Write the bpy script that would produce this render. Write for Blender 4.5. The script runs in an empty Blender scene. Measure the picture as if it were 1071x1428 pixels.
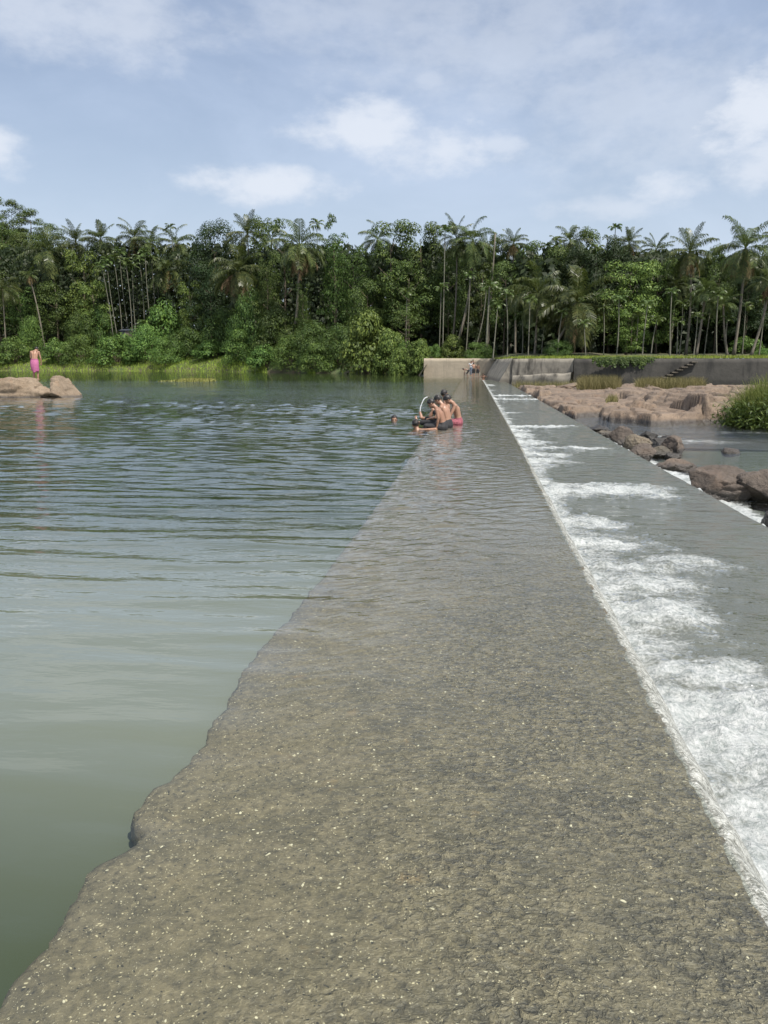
import bpy, bmesh, math, random
import numpy as np
from mathutils import Vector, Matrix, noise

R = math.radians
rng = np.random.default_rng(7)
random.seed(7)
scene = bpy.context.scene
COL = scene.collection

# ------------------------------------------------------------------ camera model
F, EYE = 1073.0, 1.55                       # focal length in photo pixels, eye height over the water
PITCH = math.atan(207 / F)
YAW = math.atan(124.5 / (F * math.cos(PITCH) + 207 * math.sin(PITCH)))
cy, sy = math.cos(YAW), math.sin(YAW)

def ray(x, y):
    a, b = x - 535.5, 714 - y
    f = F * math.cos(PITCH) + b * math.sin(PITCH)
    u = -F * math.sin(PITCH) + b * math.cos(PITCH)
    return a, f, u

def world(a, f):
    return a * cy - f * sy, a * sy + f * cy

def P(x, y, z=0.0):
    a, f, u = ray(x, y)
    t = (z - EYE) / u
    X, Y = world(a * t, f * t)
    return Vector((X, Y, z))

def at(x, d, z=0.0, y=507):
    a, f, u = ray(x, y)
    X, Y = world(a * d / f, d)
    return Vector((X, Y, z))

def zat(y, d):
    a, f, u = ray(535, y)
    return EYE + u / f * d

def m_per_px(d):
    return d / 1092.8

# ------------------------------------------------------------------ helpers
def prop(o, label=None, cat=None, group=None, kind=None):
    if label: o['label'] = label
    if cat: o['category'] = cat
    if group: o['group'] = group
    if kind: o['kind'] = kind
    return o

def link(name, me, mat=None, parent=None, loc=None, smooth=True):
    o = bpy.data.objects.new(name, me)
    COL.objects.link(o)
    if mat is not None and len(me.materials) == 0:
        me.materials.append(mat)
    if parent: o.parent = parent
    if loc is not None: o.location = loc
    if smooth and len(me.polygons):
        me.polygons.foreach_set('use_smooth', [True] * len(me.polygons))
    return o

def thing(name, label, cat, loc=(0, 0, 0), group=None, rot=(0, 0, 0)):
    o = bpy.data.objects.new(name, None)
    o.empty_display_size = 0.2
    COL.objects.link(o)
    o.location = loc
    o.rotation_euler = rot
    return prop(o, label, cat, group)

def np_mesh(name, V, Q):
    V = np.asarray(V, dtype=np.float32); Q = np.asarray(Q, dtype=np.int32)
    me = bpy.data.meshes.new(name)
    k = Q.shape[1]
    me.vertices.add(len(V)); me.vertices.foreach_set('co', V.ravel())
    me.loops.add(Q.size); me.loops.foreach_set('vertex_index', Q.ravel())
    me.polygons.add(len(Q))
    me.polygons.foreach_set('loop_start', np.arange(0, Q.size, k, dtype=np.int32))
    me.update(calc_edges=True)
    return me

def grid_mesh(name, G):
    """G: (rows, cols, 3)"""
    r, c = G.shape[:2]
    i = np.arange(r * c).reshape(r, c)
    Q = np.stack([i[:-1, :-1], i[:-1, 1:], i[1:, 1:], i[1:, :-1]], -1).reshape(-1, 4)
    return np_mesh(name, G.reshape(-1, 3), Q)

class MB:
    """collects polygons of one mesh"""
    def __init__(s): s.v, s.f = [], []
    def add(s, v, f):
        n = len(s.v); s.v += [tuple(p) for p in v]; s.f += [tuple(i + n for i in q) for q in f]
    def box(s, c, d, M=None):
        x, y, z = [k / 2 for k in d]
        v = [Vector((sx * x, sy_ * y, sz * z)) for sx in (-1, 1) for sy_ in (-1, 1) for sz in (-1, 1)]
        if M: v = [M @ p for p in v]
        s.add([p + Vector(c) for p in v], [(0, 1, 3, 2), (4, 6, 7, 5), (0, 4, 5, 1), (2, 3, 7, 6), (0, 2, 6, 4), (1, 5, 7, 3)])
    def tube(s, pts, rad, sides=8, cap=True):
        pts = [Vector(p) for p in pts]; n = len(pts)
        vs = []
        ref = Vector((0.31, 0.17, 0.93)) if abs((pts[-1] - pts[0]).normalized().z) < 0.8 else Vector((1, 0.1, 0))
        for i, p in enumerate(pts):
            t = (pts[min(i + 1, n - 1)] - pts[max(i - 1, 0)]).normalized()
            a = t.cross(ref).normalized(); b = t.cross(a)
            for k in range(sides):
                an = 2 * math.pi * k / sides
                vs.append(p + (a * math.cos(an) + b * math.sin(an)) * rad[i])
        fs = [(i * sides + k, i * sides + (k + 1) % sides, (i + 1) * sides + (k + 1) % sides, (i + 1) * sides + k)
              for i in range(n - 1) for k in range(sides)]
        if cap:
            fs += [tuple(range(sides))[::-1], tuple((n - 1) * sides + k for k in range(sides))]
        s.add(vs, fs)
    def ball(s, c, r, seg=10, M=None):
        if not hasattr(r, '__len__'): r = (r, r, r)
        bm = bmesh.new(); bmesh.ops.create_icosphere(bm, subdivisions=2 if seg <= 10 else 3, radius=1)
        v = [Vector((p.co.x * r[0], p.co.y * r[1], p.co.z * r[2])) for p in bm.verts]
        if M: v = [M @ p for p in v]
        f = [tuple(q.index for q in fc.verts) for fc in bm.faces]
        bm.free()
        s.add([p + Vector(c) for p in v], f)
    def chain(s, pts, rad, sides=10):
        s.tube(pts, rad, sides)
        for p, r in zip(pts, rad): s.ball(p, r)
    def mesh(s, name):
        me = bpy.data.meshes.new(name); me.from_pydata(s.v, [], s.f); me.update(); return me

def fbm(p, o=4, h=0.9): return noise.fractal(Vector(p), h, 2.0, o)
def sstep(a, b, x):
    t = min(1, max(0, (x - a) / (b - a))); return t * t * (3 - 2 * t)

# ------------------------------------------------------------------ materials
class NT:
    def __init__(s, name):
        s.m = bpy.data.materials.new(name); s.m.use_nodes = True
        s.t = s.m.node_tree; s.t.nodes.clear()
        s.out = s.t.nodes.new('ShaderNodeOutputMaterial')
    def n(s, typ, ins=None, **kw):
        nd = s.t.nodes.new('ShaderNode' + typ)
        for k, v in kw.items(): setattr(nd, k, v)
        for k, v in (ins or {}).items(): s.set(nd, k, v)
        return nd
    def set(s, nd, k, v):
        sk = nd.inputs[k]
        if isinstance(v, bpy.types.NodeSocket): s.t.links.new(v, sk)
        else: sk.default_value = v
    def math(s, op, a, b=0.0, c=0.0, clamp=False):
        return s.n('Math', {0: a, 1: b, 2: c}, operation=op, use_clamp=clamp).outputs[0]
    def pos(s): return s.n('NewGeometry').outputs['Position']
    def xyz(s, v): return s.n('SeparateXYZ', {0: v}).outputs
    def scale(s, v, sc):
        return s.n('VectorMath', {0: v, 1: sc}, operation='MULTIPLY').outputs[0]
    def noise(s, v, sc, detail=3, rough=0.55, out='Fac', dist=0.0):
        return s.n('TexNoise', {'Vector': v, 'Scale': sc, 'Detail': detail, 'Roughness': rough, 'Distortion': dist}).outputs[out]
    def ramp(s, f, stops, interp='LINEAR'):
        nd = s.n('ValToRGB', {0: f}); e = nd.color_ramp; e.interpolation = interp
        while len(e.elements) < len(stops): e.elements.new(0.5)
        for el, (p, c) in zip(e.elements, stops):
            el.position = p; el.color = (*c, 1) if len(c) == 3 else c
        return nd.outputs[0]
    def rng(s, f, a, b, c=0.0, d=1.0, smooth=True):
        return s.n('MapRange', {0: f, 1: a, 2: b, 3: c, 4: d}, interpolation_type='SMOOTHSTEP' if smooth else 'LINEAR').outputs[0]
    def mix(s, f, a, b):
        nd = s.n('Mix', data_type='RGBA')
        for i, v in ((0, f), (6, a), (7, b)):
            if isinstance(v, tuple) and len(v) == 3: v = (*v, 1)
            s.set(nd, i, v)
        return nd.outputs[2]
    def bump(s, h, dist=1.0, strength=1.0, normal=None):
        i = {'Height': h, 'Distance': dist, 'Strength': strength}
        if normal is not None: i['Normal'] = normal
        return s.n('Bump', i).outputs[0]
    def bsdf(s, **kw):
        nd = s.n('BsdfPrincipled')
        for k, v in kw.items():
            k = k.replace('_', ' ')
            if isinstance(v, tuple) and len(v) == 3: v = (*v, 1)
            s.set(nd, k, v)
        return nd.outputs[0]
    def schlick(s, nrm, f0, pw):
        inc = s.n('NewGeometry').outputs['Incoming']
        d = s.n('VectorMath', {0: inc, 1: nrm}, operation='DOT_PRODUCT').outputs['Value']
        q = s.math('POWER', s.math('SUBTRACT', 1.0, s.math('ABSOLUTE', d), clamp=True), pw)
        return s.math('ADD', f0, s.math('MULTIPLY', q, .97), clamp=True)
    def done(s, sh):
        s.t.links.new(sh, s.out.inputs[0]); return s.m

def simple(name, col, rough=0.7, var=0.25, sc=6.0, bump=0.0):
    t = NT(name)
    v = t.n('TexCoord').outputs['Object']
    f = t.noise(v, sc, 4)
    c = t.mix(f, tuple(k * (1 - var) for k in col), tuple(min(1, k * (1 + var)) for k in col))
    kw = {}
    if bump: kw['Normal'] = t.bump(f, bump)
    return t.done(t.bsdf(Base_Color=c, Roughness=rough, **kw))

def leaf_mat(name, dark, mid, light, trans=0.24, gloss=0.55):
    t = NT(name)
    r1 = t.n('NewGeometry').outputs['Random Per Island']
    ob = t.n('ObjectInfo').outputs['Random']
    clump = t.noise(t.n('TexCoord').outputs['Object'], 0.55, 3)
    f = t.math('ADD', t.math('MULTIPLY', r1, 0.55), t.math('MULTIPLY', clump, 0.45))
    c = t.ramp(f, [(0.15, dark), (0.5, mid), (0.85, light)])
    hs = t.n('HueSaturation', {'Hue': t.math('ADD', 0.485, t.math('MULTIPLY', ob, 0.03)), 'Saturation': 0.97,
                               'Value': t.math('ADD', 0.8, t.math('MULTIPLY', ob, 0.4)), 'Color': c}).outputs[0]
    d = t.bsdf(Base_Color=hs, Roughness=gloss, Specular_IOR_Level=0.22)
    tr = t.n('BsdfTranslucent', {'Color': t.mix(0.5, hs, (0.11, 0.15, 0.02))}).outputs[0]
    return t.done(t.n('MixShader', {0: trans, 1: d, 2: tr}).outputs[0])

M_LEAF = leaf_mat('broad_leaves', (0.023, 0.043, 0.011), (0.049, 0.081, 0.018), (0.133, 0.180, 0.036))
M_LEAF2 = leaf_mat('fresh_leaves', (0.044, 0.078, 0.016), (0.085, 0.136, 0.027), (0.213, 0.284, 0.053))
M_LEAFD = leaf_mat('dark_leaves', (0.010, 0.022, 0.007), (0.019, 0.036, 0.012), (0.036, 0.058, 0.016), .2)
M_BUSH = leaf_mat('bush_leaves', (0.029, 0.065, 0.012), (0.066, 0.129, 0.025), (0.178, 0.278, 0.050))
M_PALM = leaf_mat('palm_leaflets', (0.028, 0.046, 0.013), (0.056, 0.080, 0.026), (0.158, 0.178, 0.054), .25, .35)
M_ARECA = leaf_mat('slender_palm_leaflets', (.035, .06, .018), (.07, .11, .03), (.13, .17, .05), .25, .35)
M_DEAD = leaf_mat('dry_fronds', (.10, .065, .03), (.19, .13, .065), (.29, .21, .11), .2, .7)
M_VINE = leaf_mat('vine_leaves', (0.022, 0.045, 0.010), (0.043, 0.080, 0.017), (0.115, 0.171, 0.034))
M_GRASS = leaf_mat('bank_grass', (.17, .25, .026), (.26, .35, .045), (.36, .43, .075), .35, .6)
M_REED = leaf_mat('reed_blades', (.09, .125, .025), (.17, .215, .05), (.27, .30, .10), .35, .6)
M_DRY = leaf_mat('dry_grass', (.10, .095, .035), (.17, .15, .06), (.26, .22, .10), .2, .7)
M_FLOAT = leaf_mat('floating_weed', (.12, .13, .03), (.2, .2, .05), (.3, .27, .09), .2, .6)

def bark(name, col, ring=14.0):
    t = NT(name)
    v = t.n('TexCoord').outputs['Object']
    f = t.noise(t.scale(v, (2, 2, ring)), 1.5, 4)
    g = t.noise(v, 0.7, 2)
    c = t.mix(f, tuple(k * .55 for k in col), tuple(k * 1.35 for k in col))
    c = t.mix(t.rng(g, .5, .75), c, tuple(k * .6 for k in (col[0] * .7, col[1] * .95, col[2] * .6)))
    return t.done(t.bsdf(Base_Color=c, Roughness=.85, Normal=t.bump(f, .03)))
M_BARK = bark('bark', (.11, .085, .06), 1.0)
M_PTRUNK = bark('palm_trunk', (.155, .135, .105), 4.0)
M_ATRUNK = bark('slender_palm_trunk', (.15, .145, .11), 3.0)

def water_mat():
    """clear water surface: reflects by Fresnel, otherwise see-through"""
    t = NT('river_water')
    p = t.pos(); x, y, z = t.xyz(p)
    nx = t.noise(p, 0.35, 2, out='Color')
    warp = t.n('VectorMath', {0: p, 1: t.scale(nx, (.9, .5, 0))}, operation='ADD').outputs[0]
    h1 = t.noise(t.scale(warp, (.42, 2.2, 0)), 1.25, 2, .45)
    h2 = t.noise(t.scale(warp, (1.3, 3.6, 0)), 2.6, 3, .5)
    h3 = t.noise(t.scale(warp, (.45, 1.5, 0)), .9, 1, .4)
    patch = t.rng(t.noise(t.scale(p, (.03, .06, 0)), 1.0, 2), .35, .65, .55, 1.0)
    far = t.math('MULTIPLY', t.rng(y, 24.0, 42.0), t.rng(y, 52.0, 92.0, 1.0, .08))
    lake = t.math('ADD', t.math('MULTIPLY', t.math('MULTIPLY', t.math('ADD', t.math('MULTIPLY', h1, .06), t.math('MULTIPLY', h2, .03)), far), patch),
                  t.math('MULTIPLY', h2, t.math('MULTIPLY', .010, t.rng(y, 2.0, 7.0, .2, 1.0))))
    # thin film over the dam crest
    dm = t.rng(x, -1.25, -.75)
    fp = t.n('VectorMath', {0: p, 1: t.scale(t.noise(p, 6, 2, out='Color'), (.08, .08, 0))}, operation='ADD').outputs[0]
    rot = t.n('VectorRotate', {'Vector': fp, 'Angle': R(-28)}, rotation_type='Z_AXIS').outputs[0]
    d1 = t.noise(t.scale(rot, (2.2, 7.0, 0)), 1.3, 2, .5)
    d2 = t.noise(t.scale(fp, (1.2, 1.6, 0)), 19, 2, .5)
    d3 = t.noise(t.scale(fp, (1.3, 1, 0)), 60, 1, .5)
    rgt = t.math('MULTIPLY', t.rng(x, -.7, .4, .12, 1.0), t.rng(y, 3.0, 9.0, 1.0, .22))
    midb = t.rng(y, 3.0, 8.0, .25, 1.0)
    film = t.math('ADD', t.math('MULTIPLY', t.math('MULTIPLY', d1, midb), t.rng(x, -.9, .6, .03, .012)),
                  t.math('ADD', t.math('MULTIPLY', t.math('MULTIPLY', d2, rgt), .010), t.math('MULTIPLY', d3, .0006)))
    h = t.n('Mix', {0: dm, 2: lake, 3: film}, data_type='FLOAT').outputs[0]
    nrm = t.bump(h, 1.0)
    pw = t.math('ADD', 3.7, t.math('MULTIPLY', dm, t.rng(y, 2.5, 9.0, 1.6, .1)))
    fr = t.schlick(nrm, t.math('SUBTRACT', .03, t.math('MULTIPLY', dm, .006)), pw)
    gl = t.n('BsdfGlossy', {'Color': (1, 1, 1, 1), 'Roughness': .015, 'Normal': nrm}).outputs[0]
    tr = t.n('BsdfTransparent', {'Color': (.93, .955, .92, 1)}).outputs[0]
    return t.done(t.n('MixShader', {0: fr, 1: tr, 2: gl}).outputs[0])
M_WATER = water_mat()

def foam_water(name, base, clear, foam_sc=(9, 5), streak=(1.2, 5.0)):
    """shallow running water with foam where the 'foam' attribute says"""
    t = NT(name)
    p = t.pos()
    a = t.n('Attribute', attribute_name='foam').outputs['Fac']
    wp = t.n('VectorMath', {0: p, 1: t.scale(t.noise(p, 4.0, 3, out='Color'), (.10, .06, 0))}, operation='ADD').outputs[0]
    st = t.noise(t.scale(wp, (1.0, 2.4, 1)), 5.0, 5, .68)
    bub = t.noise(wp, 34, 5, .72)
    vo = t.n('TexVoronoi', {'Vector': wp, 'Scale': 22.0}, feature='DISTANCE_TO_EDGE').outputs[0]
    bigp = t.noise(t.scale(wp, (1.1, 2.2, 1)), 1.7, 3, .6)
    pat = t.math('ADD', t.math('ADD', t.math('MULTIPLY', st, .62), t.math('MULTIPLY', t.math('SUBTRACT', bigp, .5), .75)), t.math('ADD', t.math('MULTIPLY', bub, .42), t.math('MULTIPLY', vo, -.30)))
    f = t.rng(t.math('ADD', t.math('MULTIPLY', a, 1.05), t.math('MULTIPLY', pat, 1.5)), 1.02, 1.72)
    h = t.math('ADD', t.math('MULTIPLY', t.noise(t.scale(wp, (1.6, 4.5, 0)), 1.8, 4, .6), .055),
               t.math('MULTIPLY', t.noise(wp, 30, 3, .6), t.math('ADD', .003, t.math('MULTIPLY', a, .014))))
    nrm = t.bump(h, 1.0)
    fr = t.schlick(nrm, .025, 4.4)
    gl = t.n('BsdfGlossy', {'Color': (1, 1, 1, 1), 'Roughness': .05, 'Normal': nrm}).outputs[0]
    if clear:
        under = t.n('BsdfTransparent', {'Color': (.9, .94, .9, 1)}).outputs[0]
    else:
        c = t.mix(t.noise(p, .8, 3), tuple(k * .8 for k in base), tuple(k * 1.2 for k in base))
        under = t.n('BsdfDiffuse', {'Color': c}).outputs[0]
    wat = t.n('MixShader', {0: fr, 1: under, 2: gl}).outputs[0]
    fc = t.mix(t.rng(t.math('ADD', t.math('MULTIPLY', bub, .65), t.math('MULTIPLY', st, .35)), .37, .62), (.24, .27, .265), (.50, .515, .51))
    fo = t.bsdf(Base_Color=fc, Roughness=.6, Normal=t.bump(t.math('ADD', t.math('MULTIPLY', bub, .8), t.noise(p, 9, 4, .65)), .035),
                Subsurface_Weight=.0)
    return t.done(t.n('MixShader', {0: f, 1: wat, 2: fo}).outputs[0])
M_APRON = foam_water('apron_water', (.092, .098, .082), False)
M_POOL = foam_water('pool_water', (.1, .1, .1), True)

def fall_mat():
    t = NT('falling_water')
    uv = t.n('Attribute', attribute_name='flow').outputs['Vector']
    u, v, w = t.xyz(uv)
    wp = t.n('CombineXYZ', {0: t.math('MULTIPLY', u, 5.5), 1: t.math('MULTIPLY', v, 20.0), 2: 0.0}).outputs[0]
    wp2 = t.n('VectorMath', {0: wp, 1: t.scale(t.noise(wp, .8, 2, out='Color'), (1.0, 1.6, 0))}, operation='ADD').outputs[0]
    a = t.noise(wp2, 1.0, 4, .65)
    b = t.noise(wp2, 4.5, 3, .6)
    f = t.rng(t.math('ADD', t.math('MULTIPLY', a, .5), t.math('MULTIPLY', b, .5)), .38, .60)
    c = t.mix(f, (.10, .105, .088), (.56, .57, .535))
    lowf = t.noise(t.n('CombineXYZ', {0: u, 1: t.math('MULTIPLY', v, 1.8), 2: 0.0}).outputs[0], 1.0, 4, .65)
    c = t.mix(t.rng(lowf, .35, .6, .35, 0), c, (.17, .17, .145))
    c = t.mix(t.rng(u, .16, .02, 0, .7), c, (.13, .12, .09))
    lace = t.n('TexVoronoi', {'Vector': wp2, 'Scale': 2.6}, feature='DISTANCE_TO_EDGE').outputs[0]
    c = t.mix(t.rng(lace, .10, .0, 0, .6), c, (.16, .16, .135))
    foot = t.rng(t.math('ADD', u, t.math('MULTIPLY', lowf, .35)), .80, 1.1)
    c = t.mix(foot, c, (.52, .54, .53))
    h = t.math('ADD', t.math('MULTIPLY', a, .05), t.math('MULTIPLY', b, .02))
    return t.done(t.bsdf(Base_Color=c, Roughness=.16, IOR=1.33, Specular_IOR_Level=.6, Normal=t.bump(h, .6)))
M_FALL = fall_mat()

def dam_mat():
    t = NT('wet_aggregate_concrete')
    p = t.pos()
    x, y, z = t.xyz(p)
    wp = t.n('VectorMath', {0: p, 1: t.scale(t.noise(p, 22, 2, out='Color'), (.035, .035, 0))}, operation='ADD').outputs[0]
    big = t.noise(p, .9, 4, .6)
    med = t.noise(wp, 7, 4, .65)
    fin = t.noise(wp, 38, 4, .75)
    base = t.mix(t.rng(big, .35, .65), (.096, .082, .052), (.13, .109, .066))
    base = t.mix(t.math('MULTIPLY', t.rng(t.noise(p, .55, 5, .65), .46, .62), .5), base, (.062, .056, .044))
    base = t.mix(t.math('MULTIPLY', t.rng(t.noise(t.scale(p, (.6, 2.2, 1)), 1.1, 4, .6), .56, .68), .4), base, (.15, .122, .082))
    base = t.mix(t.rng(med, .4, .62), base, (.135, .113, .072))
    base = t.mix(t.math('MULTIPLY', t.rng(fin, .30, .56, 1, 0), .8), base, (.044, .04, .03))
    base = t.mix(t.math('MULTIPLY', t.rng(fin, .55, .78), .8), base, (.25, .21, .13))
    orange = t.rng(t.noise(wp, 3.1, 4, .7), .62, .75)
    base = t.mix(t.math('MULTIPLY', orange, .45), base, (.23, .145, .06))
    for sc, th, col in ((110, .88, (.40, .35, .23)), (62, .955, (.48, .44, .32)), (170, .82, (.28, .25, .18)), (80, .88, (.03, .028, .022))):
        vo = t.n('TexVoronoi', {'Vector': wp, 'Scale': float(sc)})
        keep = t.math('GREATER_THAN', t.xyz(vo.outputs['Color'])[0], th)
        dot = t.rng(vo.outputs['Distance'], .22, .34, 1, 0)
        base = t.mix(t.math('MULTIPLY', keep, dot), base, col)
    rl = t.noise(t.scale(wp, (1, 1.25, 1)), 27, 3, .6)
    amt = t.math('MULTIPLY', t.math('MULTIPLY', t.rng(x, -.9, .3, .12, 1.0), t.rng(y, 3.5, 9.0, 1.0, .25)), t.rng(t.noise(p, 1.7, 3), .3, .65, .5, 1.0))
    base = t.mix(t.math('MULTIPLY', t.rng(rl, .52, .38), t.math('MULTIPLY', amt, .8)), base, (.045, .04, .03))  # dark and pale mottles paint light broken by film ripples into the colour
    base = t.mix(t.math('MULTIPLY', t.rng(rl, .54, .68), t.math('MULTIPLY', amt, .38)), base, (.235, .2, .135))
    nrm = t.bump(t.math('ADD', t.math('MULTIPLY', fin, .005), t.math('ADD', t.math('MULTIPLY', med, .006), t.math('MULTIPLY', t.math('MULTIPLY', rl, amt), .045))), 1.0)
    return t.done(t.bsdf(Base_Color=base, Roughness=.6, Normal=nrm))
M_DAM = dam_mat()

def wall_mat(name, a, b, stain, sc=.5, amt=.5):
    t = NT(name)
    p = t.pos()
    f = t.noise(p, 1.3, 5, .65)
    c = t.mix(f, a, b)
    s1 = t.noise(t.scale(p, (1, 1, .35)), sc, 5, .7)
    c = t.mix(t.math('MULTIPLY', t.rng(s1, .45, .68), amt), c, stain)
    s2 = t.noise(t.scale(p, (1.6, 1.6, .12)), 1.1, 4, .7)
    c = t.mix(t.math('MULTIPLY', t.rng(s2, .52, .72), amt * .8), c, tuple(k * .7 for k in stain))
    low = t.rng(t.xyz(p)[2], -.3, .12, 1, 0)
    c = t.mix(t.math('MULTIPLY', low, .6), c, tuple(k * .6 for k in stain))
    return t.done(t.bsdf(Base_Color=c, Roughness=.85, Normal=t.bump(f, .06)))
M_CONC = wall_mat('pale_concrete', (.26, .222, .168), (.36, .305, .23), (.17, .15, .115))
M_CONC2 = wall_mat('grey_concrete', (.17, .155, .128), (.27, .245, .2), (.05, .045, .037), .9, .95)
M_DARKW = wall_mat('stained_stone', (.028, .027, .023), (.066, .061, .053), (.015, .015, .0135), .6, .8)

def rock_mat(name, a, b, dark, wet):
    t = NT(name)
    p = t.pos(); z = t.xyz(p)[2]
    n1 = t.noise(p, 1.1, 6, .65); n2 = t.noise(p, 7.5, 5, .7)
    c = t.mix(t.rng(n1, .35, .65), a, b)
    c = t.mix(t.math('MULTIPLY', t.rng(t.noise(p, .45, 5, .7), .45, .62), .55), c, tuple(k * 1.5 for k in dark))
    c = t.mix(t.math('MULTIPLY', t.rng(t.noise(p, 1.7, 3, .6), .55, .7), .4), c, (a[0] * 1.35, a[1] * 1.05, a[2] * .85))
    c = t.mix(t.math('MULTIPLY', t.rng(n2, .52, .7), .55), c, dark)
    c = t.mix(t.math('MULTIPLY', t.rng(t.noise(t.scale(p, (1, 1, 3)), 2.2, 4, .7), .58, .72), .6), c, tuple(k * .55 for k in dark))
    zz = t.math('ADD', z, t.math('MULTIPLY', n1, -.18))
    wf = t.rng(zz, wet - .10, wet + .06, 1, 0)
    c = t.mix(wf, c, (.035, .03, .025))
    n3 = t.noise(p, 26, 4, .7)
    c = t.mix(t.math('MULTIPLY', t.rng(n3, .38, .62), .4), c, tuple(k * .45 for k in a))
    h = t.math('ADD', t.math('MULTIPLY', n1, .12), t.math('ADD', t.math('MULTIPLY', n2, .07), t.math('MULTIPLY', n3, .015)))
    return t.done(t.bsdf(Base_Color=c, Roughness=t.rng(wf, 0, 1, .8, .35), Normal=t.bump(h, .9)))
M_ROCKP = rock_mat('pink_granite', (.15, .110, .079), (.235, .175, .125), (.062, .048, .038), -.66)
M_ROCKB = rock_mat('brown_granite', (.085, .066, .052), (.135, .105, .083), (.045, .037, .031), -.66)
M_ROCKG = rock_mat('grey_boulder', (.075, .066, .05), (.16, .13, .092), (.04, .036, .03), -.66)
M_ROCKL = rock_mat('tan_granite', (.19, .14, .092), (.27, .21, .148), (.09, .068, .048), .02)
M_ROCKK = rock_mat('dark_wet_rock', (.03, .028, .026), (.055, .05, .045), (.02, .02, .02), -.6)

def ground_mat():
    t = NT('bank_soil')
    p = t.pos()
    f = t.noise(p, .35, 5, .65)
    c = t.mix(t.rng(f, .35, .6), (.05, .075, .022), (.075, .06, .035))
    c = t.mix(t.rng(t.noise(p, 1.5, 3), .5, .7), c, (.04, .06, .02))
    return t.done(t.bsdf(Base_Color=c, Roughness=.95, Normal=t.bump(f, .3)))
M_GROUND = ground_mat()
def bed_mat():
    t = NT('murky_green_depth')
    p = t.pos()
    f = t.noise(p, .12, 3)
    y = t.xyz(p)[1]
    sheen_band = t.math('MULTIPLY', t.rng(y, 1.2, 3.6), t.rng(y, 4.5, 9.5, 1, 0))  # paler band paints the sky's reflected sheen into the bed colour
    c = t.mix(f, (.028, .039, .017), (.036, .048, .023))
    c = t.mix(sheen_band, c, (.138, .148, .120))
    return t.done(t.bsdf(Base_Color=c, Roughness=1.0, Specular_IOR_Level=0.0))
M_BED = bed_mat()
M_BED2 = simple('river_bed_mud', (.04, .045, .024), .95, .3, .6)
M_SKIN = simple('skin', (.24, .13, .084), .42, .14, 5)
M_SKIN2 = simple('skin_fair', (.27, .15, .098), .42, .12, 5)
M_SKIND = simple('skin_dark', (.17, .095, .062), .42, .14, 5)
M_HAIR = simple('black_hair', (.012, .010, .009), .4, .3, 40, .01)
M_BLACK = simple('black_cloth', (.016, .016, .018), .75, .3, 18, .01)
M_PINK = simple('pink_cloth', (.35, .10, .205), .8, .16, 9, .02)
M_RED = simple('red_check_cloth', (.22, .06, .08), .8, .8, 26, .01)
M_WHITE = simple('white_cloth', (.7, .7, .68), .8, .08, 9, .01)
M_BLUEG = simple('grey_blue_cloth', (.2, .23, .29), .8, .15, 9, .01)
M_EYE = simple('eye', (.02, .015, .012), .2, .1, 9)
M_TARP = simple('blue_grey_tarp', (.035, .042, .058), .6, .25, 3)
M_TIN = simple('tan_sheet', (.14, .115, .09), .6, .25, 2)

# ------------------------------------------------------------------ setting
def shore(px):
    """depth of the water's edge (or of the wall) along the view for a photo column"""
    pts = [(-3000, 170), (0, 172), (200, 166), (300, 152), (370, 138), (420, 130), (500, 120), (590, 108), (600, 107), (690, 105.5),
           (716, 84.5), (800, 80), (1100, 76), (4000, 74)]
    for (a, da), (b, db) in zip(pts, pts[1:]):
        if a <= px <= b: return da + (db - da) * (px - a) / (b - a)
    return pts[-1][1]

def gz(px, d):
    t = d - shore(px)
    w = sstep(575, 604, px)
    bank = -0.9 + sstep(-3, 2, t) * 1.1 + (4.6 if px < 430 else 3.4) * (1 - math.exp(-max(0, t) / 13))
    terrace = 2.05 + .02 * max(0, t) + .3 * sstep(8, 30, t)
    z = bank * (1 - w) + terrace * w
    hill = 30 * sstep(18, 95, t) * (1 - sstep(20, 215, px))
    z += hill
    z += .04 * max(0, t - 60) * (1 - sstep(300, 900, px))
    return z

def build_ground():
    cols = [-3000, -2200, -1600, -1200, -900, -700, -500, -350, -220] + list(range(-140, 570, 20)) + list(range(570, 612, 3)) + list(range(612, 1200, 14)) + [1300, 1450, 1700, 2100, 2700, 3500]
    ts = [-3, -1.6, -.6, 0.0, .5, 1, 2, 3.5, 5, 8, 11, 15, 20, 26, 34, 45, 60, 80, 110, 150, 210, 300]
    G = np.zeros((len(ts), len(cols), 3))
    for j, px in enumerate(cols):
        for i, t in enumerate(ts):
            tt = t if px < 597 else max(t, .35)
            d = shore(px) + tt
            p = at(px, d)
            n = .35 * fbm((p.x * .12, p.y * .12, 1.3), 3) * sstep(0, 8, t)
            G[i, j] = (p.x, p.y, gz(px, d) + n)
    o = link('river_bank', grid_mesh('river_bank', G), M_GROUND); prop(o, kind='structure')
    g = np.array([[(-3500, -3500, -3.2), (3500, -3500, -3.2)], [(-3500, 3500, -3.2), (3500, 3500, -3.2)]], float)
    prop(link('ground', grid_mesh('ground', g), M_GROUND), kind='structure')
build_ground()

def geo(a, b, s0, k):
    out = [a]
    while out[-1] < b: out.append(out[-1] + max(s0, out[-1] * k))
    return out

CREST, FOOT, LIP = .87, 1.105, 3.58
ZA, ZP = -.40, -.75

def crest_x(y): return CREST + .05 * sstep(8, 16, y) - .05 * sstep(50, 96, y) + .016 * noise.noise(Vector((0, y * 1.7, 3))) + .014 * noise.noise(Vector((0, y * 8, 5))) + .008 * noise.noise(Vector((0, y * 27, 5)))

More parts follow.
